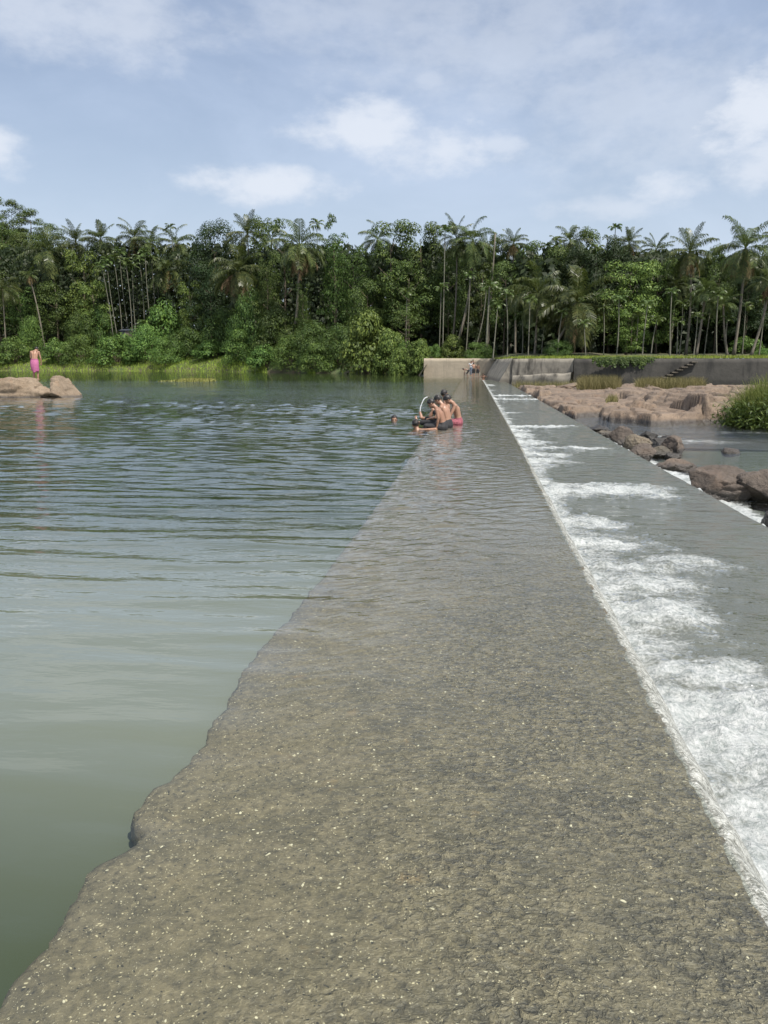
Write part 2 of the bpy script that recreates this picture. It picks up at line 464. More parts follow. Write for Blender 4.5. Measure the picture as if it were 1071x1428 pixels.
LEFTPTS = [(0.2, -1.12), (1.2, -1.12), (1.56, -1.15), (1.83, -1.135), (2.0, -1.17), (2.08, -1.165), (2.13, -1.13), (2.17, -1.11), (2.21, -1.085), (2.27, -1.09), (2.31, -1.15), (2.4, -1.17),
           (2.55, -1.15), (2.77, -1.10), (3.1, -1.11), (3.6, -1.15), (3.87, -1.16), (4.6, -1.12), (5.5, -1.09), (8, -1.05), (11, -1.04), (16.4, -1.03), (47, -1.0), (97, -.94), (120, -.94)]
def left_x(y):
    for (a, xa), (b, xb) in zip(LEFTPTS, LEFTPTS[1:]):
        if a <= y <= b:
            return xa + (xb - xa) * (y - a) / (b - a) + .022 * fbm((3.1, y * 5, 0), 5, .7) + .012 * noise.noise(Vector((9, y * 22, 0)))
    return -1.0

def build_dam():
    ys = geo(.3, 106, .018, .006)
    cols = 70
    G = np.zeros((len(ys), cols + 4, 3))
    for i, y in enumerate(ys):
        xl, xr = left_x(y), crest_x(y) + .02
        G[i, 0] = (xl - .02, y, -1.6); G[i, 1] = (xl - .008 + .015 * noise.noise(Vector((y * 9, 1, 2))), y, -.09)
        for j in range(cols):
            f = j / (cols - 1); x = xl + (xr - xl) * f ** 1.15
            z = -.020 + .005 * fbm((x * 5, y * 5, 0), 3) - .012 * (1 - sstep(0, .06, x - xl)) - .003 * (1 - sstep(0, .08, xr - x))
            G[i, j + 2] = (x, y, z)
        G[i, cols + 2] = (FOOT - .14, y, ZA - .02); G[i, cols + 3] = (FOOT - .12, y, -1.6)
    prop(link('concrete_weir', grid_mesh('concrete_weir', G), M_DAM),
         'long low concrete weir crossing the river under a thin film of water', 'weir')
build_dam()

class Waves:
    """sum of small travelling ripples, crests lying mostly across the weir"""
    def __init__(w, n, lo, hi, ang, spread, slope, seed):
        r = np.random.default_rng(seed)
        lam = lo * (hi / lo) ** r.uniform(0, 1, n); th = ang + r.normal(0, spread, n)
        k = 2 * np.pi / lam
        w.kx, w.ky, w.ph = k * np.sin(th), k * np.cos(th), r.uniform(0, 6.283, n)
        a = lam ** 1.15; w.a = a * slope / math.sqrt(np.sum((a * k) ** 2) / 2)
    def h(w, x, y):
        z = np.zeros_like(x)
        for a, kx, ky, p in zip(w.a, w.kx, w.ky, w.ph):
            q = np.sin(kx * x + ky * y + p); z += a * (q + .35 * q * q)
        return z
W_MAIN = Waves(44, .22, .85, .03, .16, .072, 5)
W_CHOP = Waves(40, .20, .70, .05, .42, .085, 15)
W_LONG = Waves(7, .9, 2.6, -.05, .25, .012, 6)
W_FILM = Waves(22, .15, .46, .42, .32, .105, 8)
def npstep(a, b, x):
    t = np.clip((x - a) / (b - a), 0, 1); return t * t * (3 - 2 * t)
def lake_height(x, y):
    patch = .85 + .35 * np.sin(x * .33 + y * .21 + 1) * np.sin(y * .13 - x * .2) + .2 * np.sin(y * .9 + x * .5)
    lake = 1 - npstep(-1.15, -.55, x) * .62 - npstep(-.5, .6, x) * .34
    rangef = (.35 + .5 * npstep(2.5, 8.5, y) + .45 * npstep(11, 20, y)) * (1 - npstep(26, 44, y))
    mx = npstep(6.5, 13, y)
    z = (W_MAIN.h(x, y) * (1 - .55 * mx) + W_CHOP.h(x, y) * mx) * patch * lake * rangef + W_LONG.h(x, y) * lake * (1 - npstep(40, 70, y))
    fm = npstep(-1.15, -.85, x) * (1 - npstep(-.2, .65, x) * .85) * npstep(2.5, 6, y) * (1 - npstep(22, 40, y))
    z = z + W_FILM.h(x, y) * fm * (.75 + .35 * np.sin(y * 1.1 + x * 2))
    return z * .95

def build_lake():
    ys = np.array(geo(.2, 105.6, .022, .0045))
    # fine strip over the crest, with the standing wave where the flow trips on the edge
    xs = list(np.linspace(-1.7, -.55, 40)) + list(np.linspace(-.52, .8, 34))
    X = np.tile(np.array(xs), (len(ys), 1)); Y = np.tile(ys[:, None], (1, len(xs)))
    Z = lake_height(X, Y)
    w = np.exp(-((Y - 12.2) / .45) ** 2 - ((X + .87) / .2) ** 2)
    Z += w * (.05 + .03 * np.sin(X * 34 + Y * 3) + .02 * np.sin(X * 21 - Y * 9))
    Z *= 1 - npstep(.45, .8, X)
    G = np.stack([X, Y, Z], -1)
    cr = np.array([[crest_x(y), y, -.012] for y in ys])[:, None, :]
    G = np.concatenate([G, cr], 1)
    # the open lake
    nc = 250
    c = np.linspace(1, 0, nc)[None, :]
    ext = (ys * .86 + 7)[:, None]
    XL = -1.7 - ext * c ** 1.25; YL = np.tile(ys[:, None], (1, nc))
    ZL = lake_height(XL, YL) * (1 - npstep(.93, 1.0, np.tile(c, (len(ys), 1))))
    L = np.stack([XL, YL, ZL], -1)
    full = np.concatenate([L[:, :-1], G], 1)
    full[0, :, 2] = 0; full[-1, :, 2] = 0
    full[0, -1, 2] = -.012; full[-1, -1, 2] = -.012
    r, cc = full.shape[:2]
    idx = np.arange(r * cc).reshape(r, cc)
    Q = np.stack([idx[:-1, :-1], idx[:-1, 1:], idx[1:, 1:], idx[1:, :-1]], -1).reshape(-1, 4)
    V = full.reshape(-1, 3)
    n = len(V); y0, y1 = ys[0], ys[-1]
    xa, xb = full[0, 0, 0], full[-1, 0, 0]
    ex = np.array([(-400, -30, 0), (.85, -30, 0), (.85, y0, 0), (-400, y0, 0), (-400, y0, 0), (xa, y0, 0), (xb, y1, 0), (-400, y1, 0), (-400, y1, 0), (12, y1, 0), (12, 260, 0), (-400, 260, 0)])
    V = np.concatenate([V, ex]); Q = np.concatenate([Q, n + np.arange(12).reshape(3, 4)])
    prop(link('lake_water', np_mesh('lake_water', V, Q), M_WATER), kind='structure')
    g = np.array([[(-400, -30, -.15), (-1.02, -30, -.15)], [(-400, 260, -.15), (-1.02, 260, -.15)]], float)
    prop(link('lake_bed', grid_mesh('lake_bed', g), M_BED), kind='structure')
build_lake()

# foam tongues below the fall: (y, half width in y, reach in x, strength)
TONGUES = [(1.5, 1.2, 3.2, 1.0), (2.8, 1.0, 3.0, 1.0), (4.1, .7, 2.7, .95), (4.85, .3, 2.2, .85), (5.4, .3, 1.6, .8), (6.0, .45, 2.1, .9), (6.9, .45, 2.2, .72), (7.6, .35, 2.7, .66), (8.5, .45, 2.25, .74),
           (9.5, .32, 2.1, .85), (12.1, .45, 3.2, .92), (12.6, .2, 3.5, .7), (14.7, .3, 1.7, .72), (15.8, .5, 2.1, .9), (17.0, .45, 2.3, .88), (18.3, .25, 3.5, .72), (19.4, .6, 2.1, .92), (21.3, .7, 2.05, .95),
           (22.8, .5, 1.9, .9), (24.6, .45, 3.4, .85), (28, .5, 1.7, .75), (31.5, .4, 2.3, .68), (35, .5, 1.9, .68), (43.5, .5, 4.2, 1.0), (48.5, .55, 4.2, 1.0), (58, 1.5, 1.9, .7), (72, 3, 2.2, .8)]
def foam_at(x, y):
    yy = y + .25 * noise.noise(Vector((x * 1.1, y * .9, 7))) * min(1.5, y / 6)
    f = (.64 + .18 * noise.noise(Vector((x * 1.5, y * 2.2, 6)))) * (1 - sstep(FOOT + .08, FOOT + .45 + .25 * noise.noise(Vector((0, y * 1.3, 4))) + .5 * sstep(13.5, 15.5, y) * (1 - sstep(21, 25, y)) + .35 * (1 - sstep(8.5, 10.5, y)), x))
    for ty, hw, reach, s in TONGUES:
        if abs(yy - ty) > hw * 3.2: continue
        k = math.exp(-abs((yy - ty) / (hw * 1.25)) ** 2.4)
        f = max(f, s * k * (1 - sstep(reach - .75, reach + .35, x + .3 * noise.noise(Vector((x * 2, y * 2, 1))))))
    return f

def set_attr(me, name, vals, typ='FLOAT', key='value'):
    a = me.attributes.new(name, typ, 'POINT'); a.data.foreach_set(key, np.asarray(vals, np.float32).ravel())

def build_apron():
    ys = geo(.9, 97, .024, .0052)
    xs = np.linspace(FOOT - .1, LIP, 84)
    G = np.zeros((len(ys), len(xs), 3)); A = np.zeros((len(ys), len(xs)))
    for i, y in enumerate(ys):
        lip = LIP + .03 * noise.noise(Vector((1, y * .8, 2)))
        for j, x in enumerate(xs):
            X = x if j < len(xs) - 1 else lip
            f = foam_at(X, y)
            z = ZA + f * (.055 * fbm((X * 5, y * 6, 2), 4, .7) + .055 * noise.noise(Vector((X * 2.2, y * 3.0, 8))) + .03) + .008 * noise.noise(Vector((X * 2.5, y * 4.0, 0)))
            dd = math.exp(-((X - 1.55) / .2) ** 2 - ((y - 6.0) / .3) ** 2)
            z += dd * .07
            G[i, j] = (X, y, z); A[i, j] = f
    me = grid_mesh('apron_water', G); set_attr(me, 'foam', A)
    prop(link('apron_water', me, M_APRON), kind='structure')
    # slab that carries it
    m = MB(); m.box(((FOOT + LIP) / 2 - .06, 43, -.92), (LIP - FOOT + .1, 86, .9))
    prop(link('spillway_apron', m.mesh('spillway_apron'), M_CONC2, smooth=False), kind='structure')

def build_fall():
    ys = geo(.9, 104.5, .022, .0055)
    n = 16
    G = np.zeros((len(ys), n, 3)); A = np.zeros((len(ys), n, 3))
    for i, y in enumerate(ys):
        x0 = crest_x(y)
        wob = .02 * noise.noise(Vector((2, y * 2.1, 0))) + .02 * noise.noise(Vector((5, y * 6.5, 0)))
        for j in range(n):
            u = j / (n - 1)
            x = x0 - .035 + (FOOT + .045 + wob - x0) * (u ** .80)
            z = -.028 + .031 * sstep(0, .14, u) - (0 - ZA + .01) * u ** 1.45
            bmp = (.016 * noise.noise(Vector((u * 1.6, y * 6, 0))) + .006 * noise.noise(Vector((u * 3.5, y * 24, 3)))) * sstep(0, .3, u)
            if u > .72: bmp += .02 * math.sin((u - .72) / .28 * math.pi) * (.6 + noise.noise(Vector((0, y * 4, 9))))
            G[i, j] = (x + bmp * .5, y, z + bmp); A[i, j] = (u, y, 0)
    me = grid_mesh('waterfall', G); set_attr(me, 'flow', A, 'FLOAT_VECTOR', 'vector')
    prop(link('waterfall', me, M_FALL), kind='structure')

def pool_foam(x, y):
    f = .95 * (1 - sstep(.62, 1.15 + .35 * noise.noise(Vector((x * 1.2, y * .8, 3))), x - LIP)) * (.55 + .45 * sstep(6, 9, y)) * (1 - .75 * sstep(19, 26, y))
    for ty, tx, hw, hx, s in ((9.2, 4.3, .9, .7, .9), (13.8, 4.3, .5, .8, .8), (16.5, 4.1, .7, .5, .8), (11.2, 4.0, 1.2, .35, .9), (24, 6.5, 1.0, 2.2, .5), (25.5, 5.6, .4, 1.0, .75), (27.3, 8.8, .35, 2.5, .45), (18, 8, .5, 2.5, .35)):
        k = math.exp(-((y - ty) / hw) ** 2 - ((x - tx) / hx) ** 2)
        f = max(f, s * k)
    return f

def build_pool():
    ys = geo(.9, 92, .05, .008)
    xs = [LIP - .012, LIP + .05, LIP + .12, LIP + .2] + list(np.linspace(LIP + .28, 6, 40)) + list(np.linspace(6.1, 14, 36)) + [16, 20, 30, 60, 160]
    G = np.zeros((len(ys), len(xs), 3)); A = np.zeros((len(ys), len(xs)))
    for i, y in enumerate(ys):
        for j, x in enumerate(xs):
            f = pool_foam(x, y)
            z = ZP + .35 * (1 - sstep(-.02, .30, x - LIP)) + f * .06 * fbm((x * 4, y * 4, 2), 3, .7) + .01 * noise.noise(Vector((x * 1.6, y * 2.6, 0)))
            if j == 0: z = ZA - .01
            G[i, j] = (x, y, z); A[i, j] = f
    me = grid_mesh('pool_water', G); set_attr(me, 'foam', A)
    prop(link('pool_water', me, M_POOL), kind='structure')
    g = np.array([[(LIP, -30, -1.25), (200, -30, -1.25)], [(LIP, 95, -1.25), (200, 95, -1.25)]], float)
    prop(link('river_bed', grid_mesh('river_bed', g), M_BED2), kind='structure')
build_apron(); build_fall(); build_pool()

# ------------------------------------------------------------------ walls at the far end
def wall_strip(name, pts, top, bot, thick, mat, parent=None, n=24, batter=0.0, rough=.03):
    """pts: plan points left to right seen from the camera; front face with a batter, coping top"""
    pts = [Vector((p.x, p.y, 0)) for p in pts]
    L = [0]
    for a, b in zip(pts, pts[1:]): L.append(L[-1] + (b - a).length)
    rows = []
    K = max(n, int(L[-1] / .6))
    for k in range(K + 1):
        s = L[-1] * k / K
        for i in range(len(pts) - 1):
            if s <= L[i + 1] + 1e-6: break
        f = (s - L[i]) / (L[i + 1] - L[i])
        p = pts[i].lerp(pts[i + 1], f)
        d = (pts[i + 1] - pts[i]).normalized(); nrm = Vector((d.y, -d.x, 0))
        tz = top(s / L[-1]) if callable(top) else top
        tz += rough * noise.noise(Vector((s * .8, 3, 1)))
        prof = []
        for q in range(9):
            z = bot + (tz - bot) * q / 8
            off = batter * (1 - q / 8) + rough * fbm((s * .9, z * 1.2, 4), 3)
            prof.append(p + nrm * off + Vector((0, 0, z)))
        prof.append(p - nrm * thick + Vector((0, 0, tz + .01)))
        prof.append(p - nrm * thick + Vector((0, 0, bot)))
        rows.append([(v.x, v.y, v.z) for v in prof])
    return link(name, grid_mesh(name, np.array(rows)), mat, parent, smooth=False)

w1 = thing('concrete_wall', 'pale smooth concrete abutment wall behind the far bathers at the end of the weir', 'wall')
wall_strip('wall_face', [at(591, 106.6), at(640, 106), at(690, 105.3)], lambda s: 2.24 - .03 * s, -1.2, .5, M_CONC, w1)
m = MB(); a_, b_ = at(715, 84.5), at(690.5, 105.0); d_ = (a_ - b_).normalized(); n_ = Vector((d_.y, -d_.x, 0))
p = at(659, 105.2, .15); m.box(p, (2.2, .9, .5), Matrix.Rotation(YAW, 3, 'Z')); link('foot_ledge', m.mesh('foot_ledge'), M_CONC2, w1, smooth=False)
w2 = thing('concrete_wall', 'grey cracked concrete wing wall stepping down beside the far end of the waterfall', 'wall')
wall_strip('sloping_face', [at(690.5, 105.0), at(715, 84.5)], 2.1, -1.3, .5, M_CONC2, w2, batter=1.9)
m = MB(); a_.z = 0; m.add([a_ + Vector((0, 0, 2.1)), a_ + n_ * 1.92 + Vector((0, 0, -1.3)), a_ + d_ * .3 + Vector((0, 0, -1.3)), a_ + d_ * .3 + Vector((0, 0, 2.1))], [(0, 1, 2, 3)]); link('end_face', m.mesh('end_face'), M_CONC2, w2, smooth=False)
wall_strip('wall_face', [at(715.3, 84.2), at(800, 80.4)], 2.05, -1.3, .5, M_CONC2, w2, batter=.25)
lf = wall_strip('footing', [at(716, 83.0), at(758, 80.6), at(797, 79.0)], lambda s: .30 + .35 * s, -1.3, 1.2, M_CONC2, w2, batter=.6, rough=.16)
w3 = thing('stone_wall', 'dark stained old retaining wall with a slanting flight of jutting steps', 'wall')
wall_strip('wall_face', [at(800.5, 79.9), at(900, 78.6), at(1100, 76), at(1700, 75), at(2500, 75)], 2.02, -1.3, .6, M_DARKW, w3, batter=.2, rough=.06)
for k in range(8):
    f = k / 7
    px, py = 921 + 46 * f, 530 - 25 * f
    d = 78.2 - .5 * f
    p = at(px, d - .15, zat(py, d))
    m = MB(); m.box((0, 0, 0), (.6, .7, .12)); s = link('step', m.mesh('step'), M_ROCKG, w3, p, smooth=False)
    s.rotation_euler = (0, R(3 * math.sin(k * 2.1)), YAW)
    bv = s.modifiers.new('b', 'BEVEL'); bv.width = .02

# ------------------------------------------------------------------ rocks
def rock_mesh(name, size, seed, cuts=8, sub=5, rough=.10, tight=.72):
    bm = bmesh.new(); bmesh.ops.create_icosphere(bm, subdivisions=sub, radius=1)
    r = random.Random(seed)
    pl = []
    for k in range(cuts):
        n = Vector((r.gauss(0, 1), r.gauss(0, 1), r.gauss(0, .8))).normalized(); pl.append((n, r.uniform(tight, .95)))
    for v in bm.verts:
        p = v.co.copy()
        p *= 1 + .25 * noise.noise(p * 1.1 + Vector((seed, 0, 0)))
        for n, d in pl:
            e = p.dot(n) - d
            if e > 0: p -= n * e
        q = p + Vector((seed * 1.7, 2, 1))
        p *= 1 + rough * fbm(q * 1.8, 5, .8) + rough * .35 * noise.noise(q * 6)
        cr = noise.voronoi(q * 1.3)[0]
        p *= 1 - .10 * (1 - sstep(0, .09, cr[1] - cr[0]))
        p *= 1 + .018 * noise.noise(q * 15) + .03 * abs(noise.noise(q * 4.5))
        v.co = Vector((p.x * size[0], p.y * size[1], p.z * size[2]))
    me = bpy.data.meshes.new(name); bm.to_mesh(me); bm.free(); return me

def rock(label, pos, size, seed, mat, rot=0, group=None, name='boulder', **kw):
    o = link(name, rock_mesh(name, size, seed, **kw), mat, loc=pos)
    o.rotation_euler = (0, 0, R(rot))
    return prop(o, label, 'rock', group)

# left rocks with the man
rock('broad low tan boulder at the left edge with a man in pink standing on it', at(10, 36.7, -.04), (2.75, 1.5, 1.02), 3, M_ROCKL, 4, cuts=13, tight=.6, rough=.12)
rock('squarish tan boulder with a shaded face, just right of the one under the man', at(87.5, 36.6, .08), (.90, .9, .86), 12, M_ROCKL, 20, cuts=12, tight=.48, rough=.06)
# cluster on the apron edge
g = 'jumbled rocks along the apron edge'
def pr(px, py, dz=0.0): return P(px, py, ZP + dz)
RK = [('flat dark wet rock at the upstream tip of the jumbled rock row', 832, 600, .10, (.42, .4, .24), 21, M_ROCKK, 10, dict(cuts=14, tight=.5, rough=.07)),
      ('low dark slab between the flat dark tip rock and the long brown rock', 844, 606, .1, (.40, .3, .26), 22, M_ROCKG, 40, dict(cuts=14, tight=.5, rough=.07)),
      ('long brown wedge rock leaning to the left in the rock row', 866, 612, .22, (.48, .45, .46), 23, M_ROCKB, -25, dict(cuts=12, tight=.45, rough=.06)),
      ('round mossy tan boulder on top of the rock row', 888, 621, .30, (.35, .35, .32), 24, M_ROCKG, 30, dict(cuts=3, tight=.85)),
      ('angular two-faced brown rock at the front of the row beside the white water', 899, 637, .14, (.36, .36, .36), 37, M_ROCKB, 48, dict(cuts=9, tight=.42, rough=.04)),
      ('grey rock wedged behind the round mossy boulder', 905, 610, .26, (.36, .35, .32), 26, M_ROCKK, 15, dict(cuts=14, tight=.5, rough=.07)),
      ('dark leaning slab at the back of the rock row', 920, 619, .24, (.42, .34, .28), 27, M_ROCKK, -30, dict(cuts=12, tight=.45, rough=.06)),
      ('brown rock at the right end of the rock row', 938, 624, .26, (.36, .38, .38), 28, M_ROCKB, 75, dict(cuts=14, tight=.5, rough=.07)),
      ('middle grey brown rock low between the angular rock and the right end rock', 918, 632, .12, (.36, .3, .24), 29, M_ROCKG, 5, dict(cuts=14, tight=.5, rough=.07)),
      ('small dark round rock at the waterline below the right end of the row', 936, 637, .06, (.26, .24, .18), 30, M_ROCKG, 60, dict(cuts=14, tight=.5, rough=.07)),
      ('small black stone at the back of the rock row beside the dark slab', 929, 612, .2, (.25, .24, .2), 51, M_ROCKK, 60, dict(cuts=14, tight=.5, rough=.07))]
for lab, px, py, dz, sz, sd, mt, ro, kw in RK:
    rock(lab, pr(px, py, dz * .75), (sz[0], sz[1], sz[2] * .82), sd, mt, ro, g, **kw)
rock('low rounded tan rock awash alone between the rock row and the big boulder', pr(938, 655, -.02), (.42, .36, .22), 31, M_ROCKP, 0, cuts=3, tight=.85)
rock('small pale rock breaking the green water at the right', pr(1019, 631, .0), (.30, .22, .12), 32, M_ROCKP, 0)
rock('large smooth brown boulder at the right edge with a deep vertical notch', P(1004, 699, ZP) + Vector((.10, .42, .12)), (.78, .52, .42), 43, M_ROCKB, -18, cuts=11, tight=.52, rough=.05)
rock('broad brown boulder joined close behind the notch of the large notched one', P(1066, 703, ZP) + Vector((.22, .42, .12)), (.75, .5, .42), 45, M_ROCKB, -10, cuts=11, tight=.52, rough=.05)
rock('black wet rock at the right frame edge where the apron ends', P(1078, 740, ZP) + Vector((.05, .05, .08)), (.17, .2, .24), 46, M_ROCKK, 20)
rock('low pinkish rock in the stream near the foot of the far wall', P(738, 545, ZP) + Vector((0, 0, .1)), (1.1, .9, .35), 47, M_ROCKP, 10)
rock('reddish flat-topped ledge rock at the left end of the dry grass', P(788, 549, ZP) + Vector((1.0, 0, .3)), (2.2, 1.6, .62), 48, M_ROCKP, 5, cuts=7, tight=.6)

# big rock shelf: height field of tilted, jointed granite blocks
def blocks(x, y, sc, seed, amp, tilt):
    d, pt = noise.voronoi(Vector((x * sc, y * sc * .62, seed)))
    c = pt[0]
    h1 = noise.cell(c * 7.3 + Vector((seed, 1, 2))); h2 = noise.cell(c * 5.1 + Vector((3, seed, 2))); h3 = noise.cell(c * 9.7 + Vector((3, 1, seed)))
    e = d[1] - d[0]
    return amp * h1 + tilt * ((x * sc - c.x) * h2 + (y * sc * .62 - c.y) * h3) / sc, e
def build_shelf():
    out = [(764, 571), (772, 576), (786, 580), (800, 584), (812, 582), (836, 581), (852, 588), (880, 590), (905, 593), (950, 592), (985, 591), (1012, 590), (1040, 588)]
    front = [P(x, y, ZP) for x, y in out]
    xs = np.linspace(2.5, 24, 330); ys = np.concatenate([np.linspace(26, 40, 230), np.linspace(40.15, 72, 150)])
    fx = [p.x for p in front]; fy = [p.y for p in front]
    G = np.zeros((len(ys), len(xs), 3))
    for i, y in enumerate(ys):
        for j, x in enumerate(xs):
            X = x + .35 * noise.noise(Vector((x * .7, y * .5, 2))) + .1 * noise.noise(Vector((x * 2.5, y * 1.8, 2))); Y = y + .5 * noise.noise(Vector((x * .8, y * .5, 9))) + .15 * noise.noise(Vector((x * 2.5, y * 1.8, 7)))
            yf = np.interp(X, fx, fy) if X > fx[0] else fy[0] + (fx[0] - X) * 30
            t = Y - yf
            left = X - (3.3 + .012 * max(0, Y - 38) ** 1.2)
            e = min(t * .7, left)
            m = sstep(-.08, .22, e)
            rt = sstep(8.2, 9.2, X) * sstep(.0, 1.0, t) * (1 - .7 * sstep(6, 12, t))
            fr = 1 - sstep(3, 8, t)
            b1, e1 = blocks(X, Y, .30, 1.5, .17, .10)
            b2, e2 = blocks(X + 5, Y, .85, 4.5, .10, .16)
            h = -1.15 + .38 * sstep(-1.5, 0, e) + m * .34 + .24 * sstep(.6, 8, t) * m * (1 - sstep(20, 32, t)) + rt * .52
            h += m * (b1 * (.8 + .5 * rt) + b2 * (.25 + .9 * fr + .5 * rt))
            h -= m * (.14 * (1 - sstep(0, .06, e1)) + .13 * (.35 + .65 * fr) * (1 - sstep(0, .08, e2)))
            h += m * (.07 * fbm((x * 1.1, y * .8, 3), 5, .8) + .02 * noise.noise(Vector((x * 6, y * 4, 3))))
            st = .17 + .03 * noise.noise(Vector((x * .3, y * .3, 1)))
            q = h / st; fl = math.floor(q); h = h * .35 + .65 * (fl + sstep(.55, .95, q - fl)) * st
            G[i, j] = (x, y, h)
    o = link('rock_shelf', grid_mesh('rock_shelf', G), M_ROCKP)
    prop(o, 'wide pinkish granite shelf spreading between the stream and the dry grass below the wall', 'rock')
build_shelf()

# ------------------------------------------------------------------ leaves, grass
def frames(n, up=0.4, out=None, rg=rng):
    N = rg.normal(size=(n, 3)); N /= np.linalg.norm(N, axis=1)[:, None]
    if out is not None: N = N * .42 + out * 1.1
    N[:, 2] += up
    N /= np.linalg.norm(N, axis=1)[:, None]
    T = np.cross(N, rg.normal(size=(n, 3))); T /= np.linalg.norm(T, axis=1)[:, None] + 1e-9
    return N, T, np.cross(N, T)

def leaf_quads(C, size, up=.4, out=None, aspect=.55, rg=rng):
    n = len(C)
    N, T, B = frames(n, up, out, rg)
    s = size * rg.uniform(.65, 1.35, n)[:, None]
    droop = -N * s * .12
    V = np.stack([C - T * s * .5, C + B * s * aspect * .5 + droop * 0, C + T * s * .5 + droop, C - B * s * aspect * .5], 1).reshape(-1, 3)
    return V, np.arange(4 * n).reshape(-1, 4)

def blades(base, h, w, lean=.35, segs=2, rg=rng):
    n = len(base)
    an = rg.uniform(0, 2 * np.pi, n); ln = np.abs(rg.normal(0, lean, n))
    hh = h * rg.uniform(.5, 1.15, n)
    dx, dy = np.cos(an), np.sin(an)
    fa = rg.uniform(0, 2 * np.pi, n); wx, wy = np.cos(fa) * w / 2, np.sin(fa) * w / 2
    V = []
    for k in range(segs + 1):
        f = k / segs
        r = hh * ln * f ** 1.8; z = hh * (f - .25 * ln * f ** 2)
        wd = 1 - f * .92
        c = base + np.stack([dx * r, dy * r, z], 1)
        o = np.stack([wx * wd, wy * wd, 0 * wx], 1)
        V += [c - o, c + o]
    V = np.stack(V, 1)
    Q = []
    m = 2 * (segs + 1)
    idx = np.arange(n)[:, None] * m
    for k in range(segs):
        Q.append(idx + np.array([[2 * k, 2 * k + 1, 2 * k + 3, 2 * k + 2]]))
    return V.reshape(-1, 3), np.concatenate(Q)

def join(parts):
    V, Q, n = [], [], 0
    for v, q in parts:
        V.append(v); Q.append(q + n); n += len(v)
    return np.concatenate(V), np.concatenate(Q)

def bank_points(n, x0, x1, t0, t1):
    px = rng.uniform(x0, x1, n); t = rng.uniform(0, 1, n) ** 1.3 * (t1 - t0) + t0
    out = np.zeros((n, 3))
    for i in range(n):
        d = shore(px[i]) + t[i]
        p = at(px[i], d); out[i] = (p.x, p.y, gz(px[i], d) - .05)
    return out

b = bank_points(26000, -420, 372, -1.5, 11)
b2 = bank_points(1500, 372, 440, -1.0, .4)
keep = np.array([noise.noise(Vector((p[0] * .2, p[1] * .2, 0))) > .0 for p in b2])
g1 = blades(b, .62, .13, .5); g2 = blades(b2[keep], .9, .12, .4)
V, Q = join([g1, g2])
prop(link('bank_grass', np_mesh('bank_grass', V, Q), M_GRASS), 'bright green grass along the far left water edge', 'grass', kind='stuff')

# floating weed patch
def weed():
    n = 1500
    c = P(264, 531.5)
    X = rng.normal(0, 1.0, n); Y = rng.normal(0, .6, n)
    X = np.clip(X, -2.0, 2.0)
    base = np.stack([c.x + X * .75 + .6, c.y + Y * 1.2, np.full(n, .0)], 1)
    a = blades(base, .28, .10, .9)
    n2 = 160
    base2 = np.stack([c.x - 1.3 + rng.uniform(-1.3, .6, n2), c.y + rng.normal(0, .4, n2), np.full(n2, .0)], 1)
    bq = blades(base2, .12, .12, 1.2)
    V, Q = join([a, bq])
    prop(link('floating_weed', np_mesh('floating_weed', V, Q), M_FLOAT), 'yellowish floating weed patch out on the lake near the left bank', 'water weed')
weed()

def grass_patch(label, x0, x1, ybase, d0, d1, n, h, zb):
    px = rng.uniform(x0, x1, n); d = rng.uniform(d0, d1, n)
    base = []
    for a, dd in zip(px, d):
        e = sstep(x0, x0 + 9, a) * (1 - sstep(x1 - 9, x1, a))
        if rng.uniform() > .25 + .75 * e: continue
        p = at(a, dd); base.append((p.x, p.y, zb))
    V, Q = blades(np.array(base), h, .035, .38, 3)
    prop(link('dry_grass', np_mesh('dry_grass', V, Q), M_DRY), label, 'grass', kind='stuff')
grass_patch('tuft of dry olive grass on the rock shelf left of the bare sandy gap', 806, 868, 548, 52, 62, 5200, 1.15, -.45)
grass_patch('long strip of dry olive grass below the jutting wall steps', 888, 986, 547, 52, 60, 6500, .95, -.35)
grass_patch('small dry grass tuft in the middle of the pink rock shelf', 848, 864, 560, 37, 40, 500, .42, -.35)
grass_patch('thin dry weeds along the foot of the grey wing wall', 716, 806, 540, 74, 78, 1400, .8, -.8)

def reeds():
    t = thing('reed_clump', 'tall bright yellow green reed clump at the right edge behind the big boulder', 'reeds')
    c = at(1082, 29.5, -.6)
    n = 5200
    r = np.sqrt(rng.uniform(0, 1, n)); a = rng.uniform(0, 2 * np.pi, n)
    base = np.stack([r * np.cos(a) * 1.25, r * np.sin(a) * 1.2, np.full(n, -.1)], 1)
    hs = 1.85 * (1 - .45 * r ** 2)
    V, Q = blades(base, 1.0, .03, .42, 4)
    V = V.reshape(n, -1, 3); V[:, :, 2] = (V[:, :, 2] + .1) * hs[:, None] - .1
    V[:, :, 0] += (V[:, :, 0] - base[:, None, 0]) * .5; 
    link('blades', np_mesh('blades', V.reshape(-1, 3), Q), M_REED, t)
    n = 5000
    C = np.stack([rng.normal(0, .62, n), rng.normal(0, .6, n), np.abs(rng.normal(.25, .3, n)) - .1], 1)
    V, Q = leaf_quads(C, .2, .2, aspect=.22)
    link('undergrowth', np_mesh('undergrowth', V, Q), M_VINE, t)
    t.location = c
    # a second clump leaning in from outside the frame
    t2 = thing('reed_clump', 'shorter dark leafy reed clump at the waterline in front of the tall reeds', 'reeds')
    n = 3200
    C = np.stack([rng.normal(0, .55, n), rng.normal(0, .35, n), np.abs(rng.normal(.3, .3, n)) - .1], 1)
    V, Q = leaf_quads(C, .2, .3, aspect=.25)
    link('leaves', np_mesh('leaves', V, Q), M_VINE, t2); t2.location = at(1062, 28.6, -.65)
reeds()

